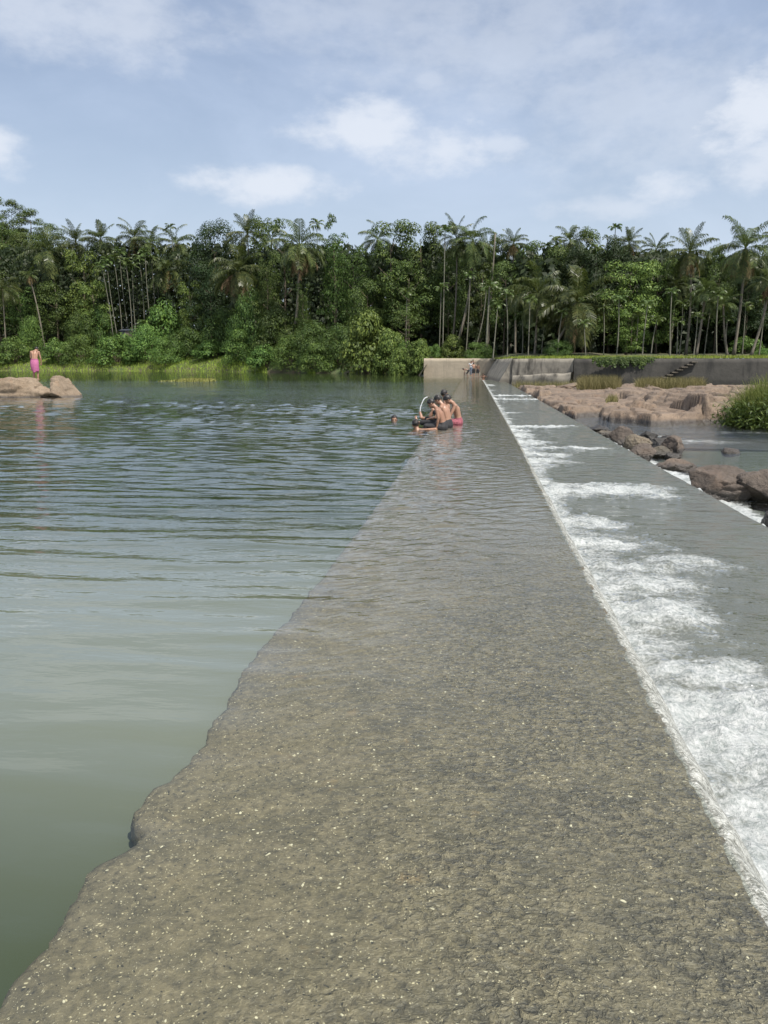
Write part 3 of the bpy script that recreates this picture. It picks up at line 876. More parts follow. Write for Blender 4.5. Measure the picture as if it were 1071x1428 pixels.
# ------------------------------------------------------------------ broadleaf trees
def limb_tree(H, spread, seed, n_limb=6, r0=.16, base=.35):
    r = random.Random(seed); m = MB(); tips = []
    lean = Vector((r.uniform(-.06, .06), r.uniform(-.06, .06), 0))
    path = [Vector((0, 0, -.4))] + [Vector((lean.x * z + .08 * r.uniform(-1, 1), lean.y * z + .08 * r.uniform(-1, 1), z)) for z in np.linspace(H * .12, H * .86, 7)]
    m.tube(path, [r0 * (1.25 if i == 0 else 1 - .8 * i / 7) for i in range(8)], 8)
    for k in range(n_limb):
        z = H * (base + (.85 - base) * (k + r.random() * .6) / n_limb)
        p0 = path[0].lerp(path[-1], z / (H * .86)); an = k * 2.4 + r.random()
        ln = spread * (.55 + .5 * r.random()) * (1 - .35 * k / n_limb)
        dv = Vector((math.cos(an), math.sin(an), .35 + .5 * r.random()))
        p1 = p0 + dv * ln * .5; p2 = p0 + dv * ln + Vector((0, 0, ln * .1))
        m.tube([p0, p1, p2], [r0 * .45, r0 * .28, r0 * .08], 6)
        tips += [p1, p2]
    tips.append(path[-1])
    return m.mesh('trunk'), tips

def crown_mesh(H, W, z0, seed, nc=34, nl=120, leaf=.24, shape='round', tips=None, drape=0):
    rg = np.random.default_rng(seed)
    Cs, Os = [], []
    for k in range(nc):
        f = rg.uniform(0, 1)
        if shape == 'round': prof = math.sqrt(max(.06, 1 - (2 * f - .85) ** 2 / 1.35))
        elif shape == 'tall': prof = .55 + .45 * math.sin(f * 3.0)
        elif shape == 'column': prof = .8 + .3 * math.sin(f * 9 + seed)
        elif shape == 'dome': prof = math.sqrt(max(.02, 1 - f ** 2))
        else: prof = .5 + .5 * math.sin(f * 3.1)
        a = rg.uniform(0, 2 * np.pi); rr = W / 2 * prof * (.45 + .5 * math.sqrt(rg.uniform(0, 1)))
        c = np.array([math.cos(a) * rr, math.sin(a) * rr, z0 + (H - z0) * f])
        rc = W * rg.uniform(.11, .21) * (1.15 if shape != 'column' else .9)
        n = int(nl * (rc / (W * .16)) ** 2)
        d = rg.normal(size=(n, 3)); d /= np.linalg.norm(d, axis=1)[:, None]
        d[:, 2] = np.where(d[:, 2] < -.1, -d[:, 2], d[:, 2])
        rad = rc * (1.1 - .5 * rg.uniform(0, 1, n) ** 2)[:, None]
        q = d * rad; q[:, 2] *= .72
        Cs.append(c + q); Os.append(d)
    C = np.concatenate(Cs); O = np.concatenate(Os)
    C[:, 2] = np.maximum(C[:, 2], -.1)
    parts = [leaf_quads(C, leaf, .35, O, rg=rg)]
    for k in range(drape):
        a = rg.uniform(0, 2 * np.pi); rr = W / 2 * rg.uniform(.55, 1.0)
        zt = z0 + (H - z0) * rg.uniform(.45, .95); ln = rg.uniform(.25, .6) * (zt)
        m = int(ln / .11)
        zz = zt - np.arange(m) * .11
        w = .10 + .10 * np.sin(np.arange(m) * .15)
        c = np.stack([math.cos(a) * rr + rg.normal(0, 1, m) * w, math.sin(a) * rr + rg.normal(0, 1, m) * w, zz], 1)
        parts.append(leaf_quads(c, leaf * .85, -.1, np.tile(np.array([[math.cos(a), math.sin(a), 0]]), (m, 1)), rg=rg))
    V, Q = join(parts)
    return np_mesh('crown', V, Q)

TREES = {}
def variant(key, H, W, z0, seed, mat, shape='round', nlimb=6, trunk=True, **kw):
    tm, tips = limb_tree(H, W * .45, seed, nlimb)
    cm = crown_mesh(H, W, z0, seed, shape=shape, **kw)
    cm.materials.append(mat); tm.materials.append(M_BARK)
    TREES[key] = (tm, cm, H, W)
variant('round', 10, 7, 3.2, 11, M_LEAF, nc=44, nl=130)
variant('round_b', 10, 7.5, 2.6, 12, M_LEAF, nc=50, nl=125)
variant('tall', 10, 4.6, 1.6, 13, M_LEAF, 'tall', nc=46, nl=120, leaf=.22)
variant('dark', 10, 7, 2.6, 14, M_LEAFD, nc=56, nl=150, leaf=.2)
variant('fresh', 10, 6, 1.2, 15, M_LEAF2, 'tall', nc=46, nl=120, leaf=.26)
variant('open', 10, 6.2, 4.6, 16, M_LEAF, nc=22, nl=80, leaf=.24)
variant('drape', 10, 3.8, 1.0, 17, M_VINE, 'column', nc=40, nl=110, leaf=.19, drape=90)
variant('spindly', 10, 3.4, 5.4, 18, M_LEAF, 'tall', nc=14, nl=70, leaf=.24)

def bush_variant(key, seed, mat, leaf, nc=40, nl=130, drape=0):
    cm = crown_mesh(4, 8, 0, seed, nc=nc, nl=nl, leaf=leaf, shape='dome', drape=drape); cm.materials.append(mat)
    m = MB(); r = random.Random(seed)
    for k in range(7):
        a = r.uniform(0, 6.28); q = Vector((math.cos(a), math.sin(a), 0)) * r.uniform(.6, 2.2)
        m.tube([(0, 0, -.4), q * .5 + Vector((0, 0, 1.2)), q + Vector((0, 0, 2.4))], [.09, .06, .02], 6)
    tm = m.mesh('stem'); tm.materials.append(M_BARK)
    TREES[key] = (tm, cm, 4, 8)
bush_variant('bush', 31, M_BUSH, .36, 44, 110)
bush_variant('bush_b', 32, M_BUSH, .24, 46, 150)
bush_variant('mound', 33, M_VINE, .24, 52, 150, 30)
bush_variant('bigleaf', 34, M_LEAF2, .40, 50, 100)

used = {}
def put_tree(key, label, cat, name, px, top, wpx, d, group=None, base=None, rot=None, sink=.2):
    if cat == 'bush' and 425 < px < 600: d = min(d, shore(px) + (.2 if key == 'bigleaf' or px > 552 else 5))
    tm, cm, H, W = TREES[key]
    if base is None: z0 = gz(px, d) - sink
    else: z0 = zat(base, d)
    h = zat(top, d) - z0
    sz = h / H; sx = wpx * m_per_px(d) / W
    p = at(px, d, z0)
    t = thing(name, label, cat, p, group)
    t.rotation_euler = (0, 0, rot if rot is not None else (px * 1.37 + top) % 6.28)
    if key in used:
        a, c = [o.copy() for o in used[key]]
        COL.objects.link(a); COL.objects.link(c)
    else:
        bushy = key in ('bush', 'bush_b', 'mound', 'bigleaf')
        a = link('stem' if bushy else 'trunk', tm); c = link('foliage' if bushy else 'crown', cm, smooth=False)
        used[key] = (a, c)
    for o in (a, c): o.parent = t
    t.scale = (sx, sx, sz)
    return t

# ------------------------------------------------------------------ palms
def frond(base, an, el, L, seed, droop=.9, leafw=.021, nl=36, lf=.28, hang=.6, dead=False):
    """returns quads of a feather frond, unit crown radius about L"""
    r = np.random.default_rng(seed)
    segs = 12
    pts = [np.array(base, float)]; e = el; a = an
    for k in range(segs):
        st = L / segs
        pts.append(pts[-1] + st * np.array([math.cos(e) * math.cos(a), math.cos(e) * math.sin(a), math.sin(e)]))
        e -= droop / segs * (.5 + 1.2 * k / segs); e = max(e, -1.45)
        a += r.normal(0, .02)
    pts = np.array(pts)
    V, Q, n = [], [], 0
    for i in range(segs):         # rachis
        w = .014 * (1 - .8 * i / segs) + .003; w2 = .014 * (1 - .8 * (i + 1) / segs) + .003
        t = pts[i + 1] - pts[i]; s = np.cross(t, (0, 0, 1)); s /= np.linalg.norm(s) + 1e-9
        V += [pts[i] - s * w, pts[i] + s * w, pts[i + 1] + s * w2, pts[i + 1] - s * w2]; Q.append([n, n + 1, n + 2, n + 3]); n += 4
    for k in range(nl):
        f = .16 + .84 * k / (nl - 1); x = f * segs; i = min(segs - 1, int(x)); u = x - i
        p = pts[i] * (1 - u) + pts[i + 1] * u
        t = pts[i + 1] - pts[i]; t /= np.linalg.norm(t)
        s = np.cross(t, (0, 0, 1)); s /= np.linalg.norm(s) + 1e-9; up = np.cross(s, t)
        ll = lf * (math.sin(.25 + 2.6 * f) ** .7) * r.uniform(.8, 1.15)
        for sg in (-1, 1):
            if r.uniform() < (.3 if dead else .04): continue
            h = hang * r.uniform(.6, 1.4)
            dvec = s * sg * (1 - .45 * h) + t * .55 + up * (.25 - .3 * h); dvec /= np.linalg.norm(dvec)
            tip = p + dvec * ll * .6; tip2 = tip + (dvec * .6 + np.array([0, 0, -h * 1.3])) * ll * .5
            wv = t * leafw * .5
            V += [p - wv * .6, p + wv * .6, tip + wv, tip - wv]; Q.append([n, n + 1, n + 2, n + 3]); n += 4
            V += [tip - wv, tip + wv, tip2 + wv * .15, tip2 - wv * .15]; Q.append([n, n + 1, n + 2, n + 3]); n += 4
    return np.array(V), np.array(Q)

def coco_crown(seed, nf=28, lo=-.75, hi=1.35, droop=1.15, L=1.05, hang=.7):
    r = np.random.default_rng(seed); parts = []
    for k in range(nf):
        f = k / (nf - 1)
        el = hi + (lo - hi) * f ** .85 + r.normal(0, .16)
        parts.append(frond((0, 0, 0), k * 2.4 + r.normal(0, .2), el, L * r.uniform(.85, 1.1), seed * 100 + k, droop * r.uniform(.6, 1.5), hang=hang))
    return np_mesh('crown', *join(parts))
def dead_skirt(seed, nf=9):
    r = np.random.default_rng(seed)
    return np_mesh('dead_fronds', *join([frond((0, 0, -.03), k * 2.4 + 1, -.9 + r.normal(0, .25), r.uniform(.55, .9), seed * 77 + k, .7, lf=.16, hang=1.1, dead=True) for k in range(nf)]))
def nuts(seed):
    m = MB(); r = random.Random(seed)
    for k in range(9):
        a = r.uniform(0, 6.28); m.ball((math.cos(a) * .06, math.sin(a) * .06, -.05 - r.uniform(0, .06)), (.028, .028, .034))
    return m.mesh('coconuts')
CROWNS = []
for s, kw in ((1, {}), (2, dict(nf=26, lo=-.6, droop=1.0)), (3, dict(nf=28, lo=-1.0, droop=1.4)), (4, dict(nf=24, lo=-.4, hi=1.2, droop=1.3, hang=.8)), (5, dict(nf=19, lo=-.35, droop=.9, L=1.0))):
    me = coco_crown(s, **kw); me.materials.append(M_PALM); CROWNS.append(me)
SKIRTS = []
for s in (1, 2):
    me = dead_skirt(s, 7 + 4 * s); me.materials.append(M_DEAD); SKIRTS.append(me)
NUT = nuts(3); NUT.materials.append(simple('coconut', (.16, .13, .05), .6))

def areca_crown(seed, nf=9):
    r = np.random.default_rng(seed); parts = []
    for k in range(nf):
        f = k / (nf - 1)
        parts.append(frond((0, 0, .0), k * 2.4 + r.normal(0, .3), 1.25 - 1.15 * f + r.normal(0, .1), r.uniform(.8, 1.05), seed * 50 + k, 1.5, leafw=.075, nl=17, lf=.36, hang=.6))
    return np_mesh('crown', *join(parts))
ACROWNS = []
for s in (1, 2, 3):
    me = areca_crown(s, 7 + s); me.materials.append(M_ARECA); ACROWNS.append(me)
m = MB(); m.tube([(0, 0, -.42), (0, 0, -.2), (0, 0, .06)], [.05, .065, .035], 8)
SHAFT = m.mesh('crownshaft'); SHAFT.materials.append(simple('green_shaft', (.12, .2, .05), .5))

def palm(kind, label, cx, cyp, rpx, bx, d, var=0, bend=0.0, skirt=None, group=None, thick=1.0, base=None, name=None, mat=None):
    zb = gz(bx, d) - .25 if base is None else zat(base, d)
    c = at(cx, d, zat(cyp, d)); b = at(bx, d, zb)
    t = thing(name or ('coconut_palm' if kind == 'c' else 'areca_palm'), label, 'palm tree', b, group)
    rel = c - b
    side = Vector((cy, sy, 0))
    n = 11; path = []
    for k in range(n):
        f = k / (n - 1)
        path.append(Vector((rel.x * f ** (1 + .35 * abs(bend)), rel.y * f, rel.z * f)) + side * bend * math.sin(f * math.pi) * rel.z * .09)
    r0 = (.16 if kind == 'c' else .068) * thick
    m = MB(); m.tube(path, [r0 * ((1.55 if k == 0 else 1.12 if k == 1 else 1.0) - .35 * k / n) * (1 + .05 * math.sin(k * 5)) for k in range(n)], 8)
    tr = link('trunk', m.mesh('trunk'), M_PTRUNK if kind == 'c' else M_ATRUNK, t)
    if rpx:
        rad = rpx * m_per_px(d) * (1.08 if kind == 'c' else 1.0)
        o = link('crown', (CROWNS if kind == 'c' else ACROWNS)[var], mat, t, rel, smooth=False)
        o.scale = (rad, rad, rad); o.rotation_euler = (0, 0, (cx * 2.7) % 6.28)
        if kind == 'c' and skirt is not None:
            s = link('dead_fronds', SKIRTS[skirt], None, t, rel, smooth=False); s.scale = (rad, rad, rad * 1.1); s.rotation_euler = (0, 0, cx % 6.28)
        if kind == 'c':
            s = link('coconuts', NUT, None, t, rel); s.scale = (rad,) * 3
        else:
            s = link('crownshaft', SHAFT, None, t, rel); s.scale = (rad * .8, rad * .8, rad)
    return t

# ------------------------------------------------------------------ people
def remesh(me, vox, it=4, fac=.5):
    o = bpy.data.objects.new('tmp', me); COL.objects.link(o)
    md = o.modifiers.new('r', 'REMESH'); md.mode = 'VOXEL'; md.voxel_size = vox
    sm = o.modifiers.new('s', 'SMOOTH'); sm.iterations = it; sm.factor = fac
    dg = bpy.context.evaluated_depsgraph_get(); dg.update()
    out = bpy.data.meshes.new_from_object(o.evaluated_get(dg))
    bpy.data.objects.remove(o); bpy.data.meshes.remove(me)
    return out

def basis(f, u):
    f = f.normalized(); r = f.cross(u).normalized(); u = r.cross(f)
    return Matrix((r, f, u)).transposed()          # local x right, y forward, z up

def hand(m, w, d, n, curl=.35, s=1.0, thumb=1):
    d = d.normalized(); n = (n - d * n.dot(d)).normalized(); x = d.cross(n)
    for k in range(4):
        o = (k - 1.5) * .019 * s
        k0 = w + x * o * .6 + d * .015 * s; k1 = w + x * o + d * .085 * s
        m.tube([w, k0, k1], [.022 * s, .015 * s, .013 * s], 8); m.ball(k1, .0125 * s)
        ln = (.062, .075, .07, .052)[k] * s
        c = curl + .06 * k
        a = (d * math.cos(c) + n * math.sin(c) + x * o * 2).normalized(); b = (d * math.cos(c * 2.2) + n * math.sin(c * 2.2) + x * o * 2).normalized()
        k2 = k1 + a * ln * .5; k3 = k2 + b * ln * .5
        m.chain([k1, k2, k3], [.0105 * s, .0095 * s, .008 * s], 8)
    t0 = w + x * thumb * -.02 * s + d * .03 * s; t1 = t0 + (x * -thumb * .8 + d * .7 + n * .3).normalized() * .04 * s
    m.chain([w + d * .01 * s, t0, t1, t1 + (d + n * .4 - x * thumb * .2).normalized() * .03 * s], [.016 * s, .015 * s, .0115 * s, .009 * s], 8)

def foot(m, a, d, s=1.0):
    d = d.normalized(); dn = Vector((0, 0, -1)); 
    if abs(d.z) > .8: dn = Vector((d.y, -d.x, 0)) if d.xy.length > .1 else Vector((1, 0, 0))
    dn = (dn - d * dn.dot(d)).normalized()
    h = a + dn * .05 * s - d * .035 * s; b = a + dn * .045 * s + d * .10 * s; t = a + dn * .06 * s + d * .16 * s
    m.chain([a, h], [.04 * s, .036 * s]); m.chain([a, b, t], [.042 * s, .036 * s, .024 * s]); m.chain([h, b], [.034 * s, .034 * s])
    x = d.cross(dn)
    for k in range(5):
        m.ball(t + x * (k - 2) * .016 * s + d * (.012 - .004 * abs(k - 1)) * s, .012 * s)

def head_parts(m, hc, f, u, s=1.0):
    M = basis(f, u)
    q = lambda x, y, z: hc + M @ Vector((x, y, z)) * s
    m.ball(q(0, -.01, .025), (.074 * s, .092 * s, .088 * s), 20, M)
    m.ball(q(0, .022, -.045), (.058 * s, .062 * s, .066 * s), 20, M)
    m.ball(q(0, .055, -.092), (.028 * s, .025 * s, .022 * s), 10, M)
    m.chain([q(0, .084, .012), q(0, .098, -.02), q(0, .104, -.034)], [.010 * s, .012 * s, .015 * s], 8)
    for k in (-1, 1):
        m.ball(q(.034 * k, .074, .020), (.024 * s, .012 * s, .010 * s), 10, M)
        m.ball(q(.044 * k, .058, -.03), (.02 * s, .018 * s, .02 * s), 10, M)
        m.ball(q(.076 * k, -.005, -.012), (.010 * s, .02 * s, .032 * s), 10, M)
        m.ball(q(.018 * k, .012 * k + .09, -.022) if 0 else q(.014 * k, .092, -.036), (.011 * s, .012 * s, .010 * s), 10, M)
    m.ball(q(0, .082, -.062), (.022 * s, .010 * s, .007 * s), 10, M); m.ball(q(0, .08, -.072), (.018 * s, .010 * s, .007 * s), 10, M)

def hair_mesh(hc, f, u, s=1.0, seed=0, vol=1.0):
    M = basis(f, u)
    bm = bmesh.new(); bmesh.ops.create_icosphere(bm, subdivisions=4, radius=1)
    for v in bm.verts:
        p = v.co.copy()
        k = .99 + .12 * noise.noise(p * 3.5 + Vector((seed, 0, 0))) + .09 * noise.noise(p * 9 + Vector((seed, 3, 0))) + .05 * noise.noise(p * 18)
        hair = 1.0
        y, z = p.y, p.z
        lim = (-.72 if y < -.1 else (-.72 + (y + .1) * 1.3 if y < .75 else .38)) + .12 * noise.noise(p * 6 + Vector((seed, 1, 1)))
        if z < lim: k = .80
        q = Vector((p.x * .080 * vol, p.y * .098 * vol - .012, p.z * .094 * vol + .028)) * s * k
        v.co = hc + M @ q
    me = bpy.data.meshes.new('hair'); bm.to_mesh(me); bm.free(); return me

def make_person(label, J, loc, rot=0.0, s=1.0, vox=.009, skin=None, hair_vol=1.0, shorts=None, long=0.0, shirt=None, group=None, face=True, seed=0, extra=None):
    """J: joints in metres in the person's own frame; x right, y forward, z up"""
    skin = skin or M_SKIN
    V = lambda k: Vector(J[k]) * s
    t = thing('person', label, 'person', loc, group); t.rotation_euler = (0, 0, rot)
    pel, wai, che, nek, hed = V('pelvis'), V('waist'), V('chest'), V('neck'), V('head')
    hf = Vector(J.get('face', (0, 1, 0))); hu = Vector(J.get('up', (0, 0, 1)))
    sides = [k for k in ('l', 'r')]
    m = MB()
    sl, sr = V('sh_l'), V('sh_r'); hl, hr = V('hip_l'), V('hip_r')
    x = (sr - sl).normalized(); xh = (hr - hl).normalized()
    m.chain([pel, wai, che, nek], [.10 * s, .088 * s, .10 * s, .052 * s], 12)
    for k, sh, hp in ((-1, sl, hl), (1, sr, hr)):
        m.chain([hp, pel + xh * k * .075 * s, wai + xh * k * .062 * s, che + x * k * .075 * s, sh.lerp(che, .25)], [.088 * s, .086 * s, .078 * s, .088 * s, .055 * s], 12)
        m.chain([nek, sh.lerp(nek, .35), sh], [.048 * s, .046 * s, .052 * s], 10)
    m.chain([nek, nek.lerp(hed, .55), hed - hf.normalized() * .01 * s], [.055 * s, .05 * s, .05 * s], 10)
    head_parts(m, hed, hf, hu, s)
    for k, sd in ((-1, 'l'), (1, 'r')):
        sh, el, wr = V('sh_' + sd), V('el_' + sd), V('wr_' + sd)
        m.chain([sh, sh.lerp(el, .4), el, el.lerp(wr, .35), wr], [.05 * s, .044 * s, .036 * s, .037 * s, .024 * s], 10)
        hand(m, wr, Vector(J.get('hd_' + sd, tuple(wr - el))), Vector(J.get('hn_' + sd, (0, 0, -1))), J.get('curl', .35), s, k)
        hp, kn, an = V('hip_' + sd), V('kn_' + sd), V('an_' + sd)
        m.chain([hp, hp.lerp(kn, .4), kn, kn.lerp(an, .35), an], [.088 * s, .076 * s, .054 * s, .054 * s, .034 * s], 12)
        foot(m, an, Vector(J.get('fd_' + sd, (0, 1, 0))), s)
    link('body', remesh(m.mesh('b'), vox), skin, t)
    link('hair', hair_mesh(hed, hf, hu, s, seed, hair_vol), M_HAIR, t)
    if face:
        M = basis(hf, hu)
        for nm, zz, dims in (('eye', .004, (.012, .006, .006)), ('eyebrow', .026, (.02, .006, .005))):
            for k in (-1, 1):
                e = MB(); e.ball(hed + M @ Vector((.033 * k, .083, zz)) * s, tuple(q * s for q in dims), 10, M); link(nm, e.mesh(nm), M_EYE, t)
    if shorts is not None:
        c = MB()
        c.chain([pel + (wai - pel) * .45, pel], [.112 * s, .12 * s], 12)
        for k, sd in ((-1, 'l'), (1, 'r')):
            hp, kn, an = V('hip_' + sd), V('kn_' + sd), V('an_' + sd)
            c.chain([pel + (wai - pel) * .45 + xh * k * .06 * s, pel + xh * k * .075 * s, hp], [.1 * s, .106 * s, .106 * s], 12)
            if long > 1: c.chain([hp, hp.lerp(kn, .5), kn, kn.lerp(an, (long - 1))], [.106 * s, .094 * s, .072 * s, .066 * s], 12)
            else: c.chain([hp, hp.lerp(kn, .4), hp.lerp(kn, max(.45, long))], [.106 * s, .098 * s, .09 * s], 12)
        link('trousers' if long > 1 else 'shorts', remesh(c.mesh('c'), vox * 1.1, 3), shorts, t)
    if shirt is not None:
        c = MB()
        c.chain([pel, wai, che, che.lerp(nek, .6)], [.118 * s, .108 * s, .118 * s, .07 * s], 12)
        for k, sh, sd in ((-1, sl, 'l'), (1, sr, 'r')):
            c.chain([pel + xh * k * .075 * s, wai + xh * k * .07 * s, che + x * k * .08 * s, sh], [.104 * s, .1 * s, .104 * s, .068 * s], 12)
            c.chain([sh, sh.lerp(V('el_' + sd), .55)], [.068 * s, .06 * s], 10)
        link('shirt', remesh(c.mesh('c'), vox * 1.1, 3), shirt, t)
    if extra: extra(t, J, s)
    return t

# --- man on the left rock, back to the camera, head bowed
def lungi(t, J, s):
    n, rows = 48, 16
    top, bot = 1.02, .44
    G = np.zeros((rows, n + 1, 3))
    for i in range(rows):
        f = i / (rows - 1); z = top + (bot - top) * f
        rx = .155 + .045 * math.sin(min(1, f * 2.4) * 1.57) - .025 * f; ry = .115 + .03 * math.sin(min(1, f * 2.2) * 1.57)
        for k in range(n + 1):
            a = 2 * math.pi * k / n
            w = 1 + .07 * f * noise.noise(Vector((math.cos(a) * 3, math.sin(a) * 3, f * 1.5))) + .04 * f * math.sin(a * 9 + f * 3)
            zz = z + (.05 * math.sin(a * 2 + 1) + .03 * math.sin(a * 5)) * f
            G[i, k] = (math.cos(a) * rx * w * s, (math.sin(a) * ry * w - .03 * math.sin(f * 3.1)) * s, zz * s)
    o = link('lungi', grid_mesh('lungi', G), M_PINK, t)
    sd = o.modifiers.new('th', 'SOLIDIFY'); sd.thickness = .012
    m = MB(); m.tube([(math.cos(a) * .165 * s, math.sin(a) * .125 * s, 1.02 * s) for a in np.linspace(0, 6.283, 25)], [.018 * s] * 25, 8, False)
    link('waist_roll', m.mesh('waist_roll'), M_PINK, o)
man = dict(pelvis=(0, 0, .92), waist=(0, .02, 1.06), chest=(0, .09, 1.25), neck=(0, .17, 1.43), head=(.02, .29, 1.50), face=(.05, .75, -.65), up=(0, .65, .75),
           sh_l=(-.19, .12, 1.37), sh_r=(.19, .12, 1.37), el_l=(-.245, .14, 1.10), wr_l=(-.2, .32, .95), el_r=(.25, .12, 1.09), wr_r=(.24, .17, .84), hn_r=(-1, .3, 0), hn_l=(1, 0, 0),
           hip_l=(-.095, 0, .87), hip_r=(.095, 0, .87), kn_l=(-.10, .05, .46), an_l=(-.10, 0, .07), kn_r=(.10, .04, .46), an_r=(.105, -.02, .07))
dm = 36.9
make_person('bare-backed man in a pink lungi standing with bowed head on the tan rock', man, at(48.5, dm, zat(530.5, dm)), YAW, .96, .009, M_SKIN2, extra=lungi)

# --- group on the weir edge. Own frame: y forward. They face the lake (world -X) -> rot +90 deg
LAKE = R(90)
def sit(lean=.3, twist=0, arm='prop', legs='down', headdown=.5, turn=0.0, s_=1):
    c, l = math.cos(lean), math.sin(lean)
    up = lambda h: (0, .02 + l * h, .10 + c * h)
    hb = lean + headdown
    ch = up(.34); nk = (0, up(.5)[1] + .03, up(.5)[2] + 0); hd = (0, nk[1] + .17 * math.sin(hb), nk[2] + .17 * math.cos(hb))
    sh = up(.44)
    J = dict(pelvis=(0, 0, .10), waist=(0, up(.17)[1] - .03, up(.17)[2]), chest=(0, ch[1] - .02, ch[2]), neck=nk, head=hd,
             face=(math.sin(turn) * math.cos(hb), math.cos(turn) * math.cos(hb), -math.sin(hb)), up=(0, math.sin(hb), math.cos(hb)),
             sh_l=(-.17, sh[1], sh[2]), sh_r=(.17, sh[1], sh[2]), hip_l=(-.09, .02, .09), hip_r=(.09, .02, .09))
    if arm == 'prop':
        J.update(el_l=(-.21, sh[1] - .05, .33), wr_l=(-.18, sh[1] + .0, .09), el_r=(.20, sh[1] - .03, .33), wr_r=(.14, sh[1] + .05, .09),
                 hd_l=(-.1, .6, -.7), hd_r=(.1, .6, -.7), hn_l=(0, 0, -1), hn_r=(0, 0, -1))
    else:
        J.update(el_l=(-.23, sh[1] + .12, sh[2] - .24), wr_l=(-.12, sh[1] + .33, sh[2] - .28), el_r=(.23, sh[1] + .12, sh[2] - .24), wr_r=(.12, sh[1] + .33, sh[2] - .28))
    if legs == 'down':
        J.update(kn_l=(-.12, .43, .12), an_l=(-.12, .50, -.30), kn_r=(.12, .43, .12), an_r=(.12, .52, -.30))
    elif legs == 'out':
        J.update(kn_l=(-.13, .42, .16), an_l=(-.15, .80, .13), fd_l=(0, .3, 1), kn_r=(.12, .40, .20), an_r=(.10, .78, .24), fd_r=(0, .45, .9))
    else:
        J.update(kn_l=(-.14, .36, .36), an_l=(-.13, .50, .02), kn_r=(.14, .36, .33), an_r=(.13, .52, .0))
    return J
def seat(px, py, d): return at(px, d, -.045)
gg = 'boys sitting together on the weir edge'
make_person('boy nearest the camera, hunched on straight arms at the weir edge in black trousers', sit(.30, arm='prop', headdown=.55), seat(620, 597, 18.6), LAKE - R(8), .95, .008, M_SKIN, 1.06, M_BLACK, 1.5, seed=1)
make_person('boy sitting second in the row, broad bare back, black trousers, legs stretched out', sit(.22, arm='hold', legs='out', headdown=.55), seat(626, 594, 19.15), LAKE - R(22), 1.0, .008, M_SKIN2, 1.06, M_BLACK, 1.6, seed=2)
make_person('boy sitting third in the row in red checked shorts with a black mop of hair', sit(.20, arm='hold', headdown=.75), seat(641, 590, 20.0), LAKE + R(4), 1.0, .008, M_SKIN2, 1.1, M_RED, .85, seed=3)
make_person('boy at the back of the group with only his head showing, looking toward the camera', sit(.02, arm='hold', legs='up', headdown=.05, turn=2.3), at(624, 20.75, -.02), LAKE, 1.0, .009, M_SKIN2, 1.02, M_BLACK, .8, seed=4)

swim = dict(pelvis=(0, -.05, -.62), waist=(0, -.04, -.46), chest=(0, 0, -.28), neck=(0, .02, -.11), head=(0, .05, .055), face=(.05, 1, -.05),
            sh_l=(-.18, .0, -.17), sh_r=(.18, .0, -.17), el_l=(-.36, .12, -.25), wr_l=(-.42, .3, -.2), el_r=(.36, .12, -.25), wr_r=(.42, .3, -.2),
            hip_l=(-.09, -.05, -.68), hip_r=(.09, -.05, -.68), kn_l=(-.1, -.1, -1.05), an_l=(-.1, -.25, -1.4), kn_r=(.1, -.05, -1.05), an_r=(.1, -.2, -1.4))
p0 = at(550, 21.6, -.05)
make_person('swimmer in the lake with only his face and black hair above water, facing the camera', swim, p0, R(180) + YAW, 1.1, .009, M_SKIN2, 1.04, seed=5)
cling = dict(pelvis=(-.25, .15, -.42), waist=(-.18, .1, -.3), chest=(-.05, .04, -.12), neck=(-.03, .02, .0), head=(-.08, .06, .135), face=(-.3, .95, -.1),
             sh_l=(-.19, .03, -.10), sh_r=(.14, .0, -.01), el_l=(-.4, .15, -.2), wr_l=(-.5, .35, -.15), el_r=(.40, .0, .03), wr_r=(.56, .14, .02), hd_r=(.5, .8, -.1), hn_r=(0, 0, -1),
             hip_l=(-.33, .17, -.46), hip_r=(-.2, .17, -.5), kn_l=(-.4, .5, -.75), an_l=(-.4, .8, -1.0), kn_r=(-.2, .5, -.8), an_r=(-.2, .8, -1.05))
make_person('swimmer seen from behind at the weir edge, one arm laid over the concrete', cling, at(584.5, 18.5, -.02), YAW - R(6), 1.0, .008, M_SKIN2, 1.06, seed=6)

# spat arc of water
def jet():
    a = at(597, 18.75, zat(554, 18.75)); b = at(587, 18.9, zat(573, 18.9)); c = at(587.2, 18.9, 0)
    top = at(591, 18.8, zat(553.6, 18.8))
    m = MB(); pts, rad = [], []
    for k in range(22):
        f = k / 21
        px = 597 - 10.4 * min(1, f * 1.15) ** .75; y = 554 + 22.0 * max(0, f - .06) ** 1.7
        q = at(px, 18.8, zat(y, 18.8)); q += Vector((0, 0, .006 * noise.noise(Vector((f * 9, 0, 0)))))
        pts.append(q); rad.append(.011 + .007 * noise.noise(Vector((f * 14, 4, 0))))
    m.tube(pts, rad, 7)
    t = simple('white_spray', (.75, .78, .78), .2, .05)
    prop(link('water_jet', m.mesh('water_jet'), t), 'thin white arc of water squirting from the nearest boy into the lake', 'water jet')
jet()

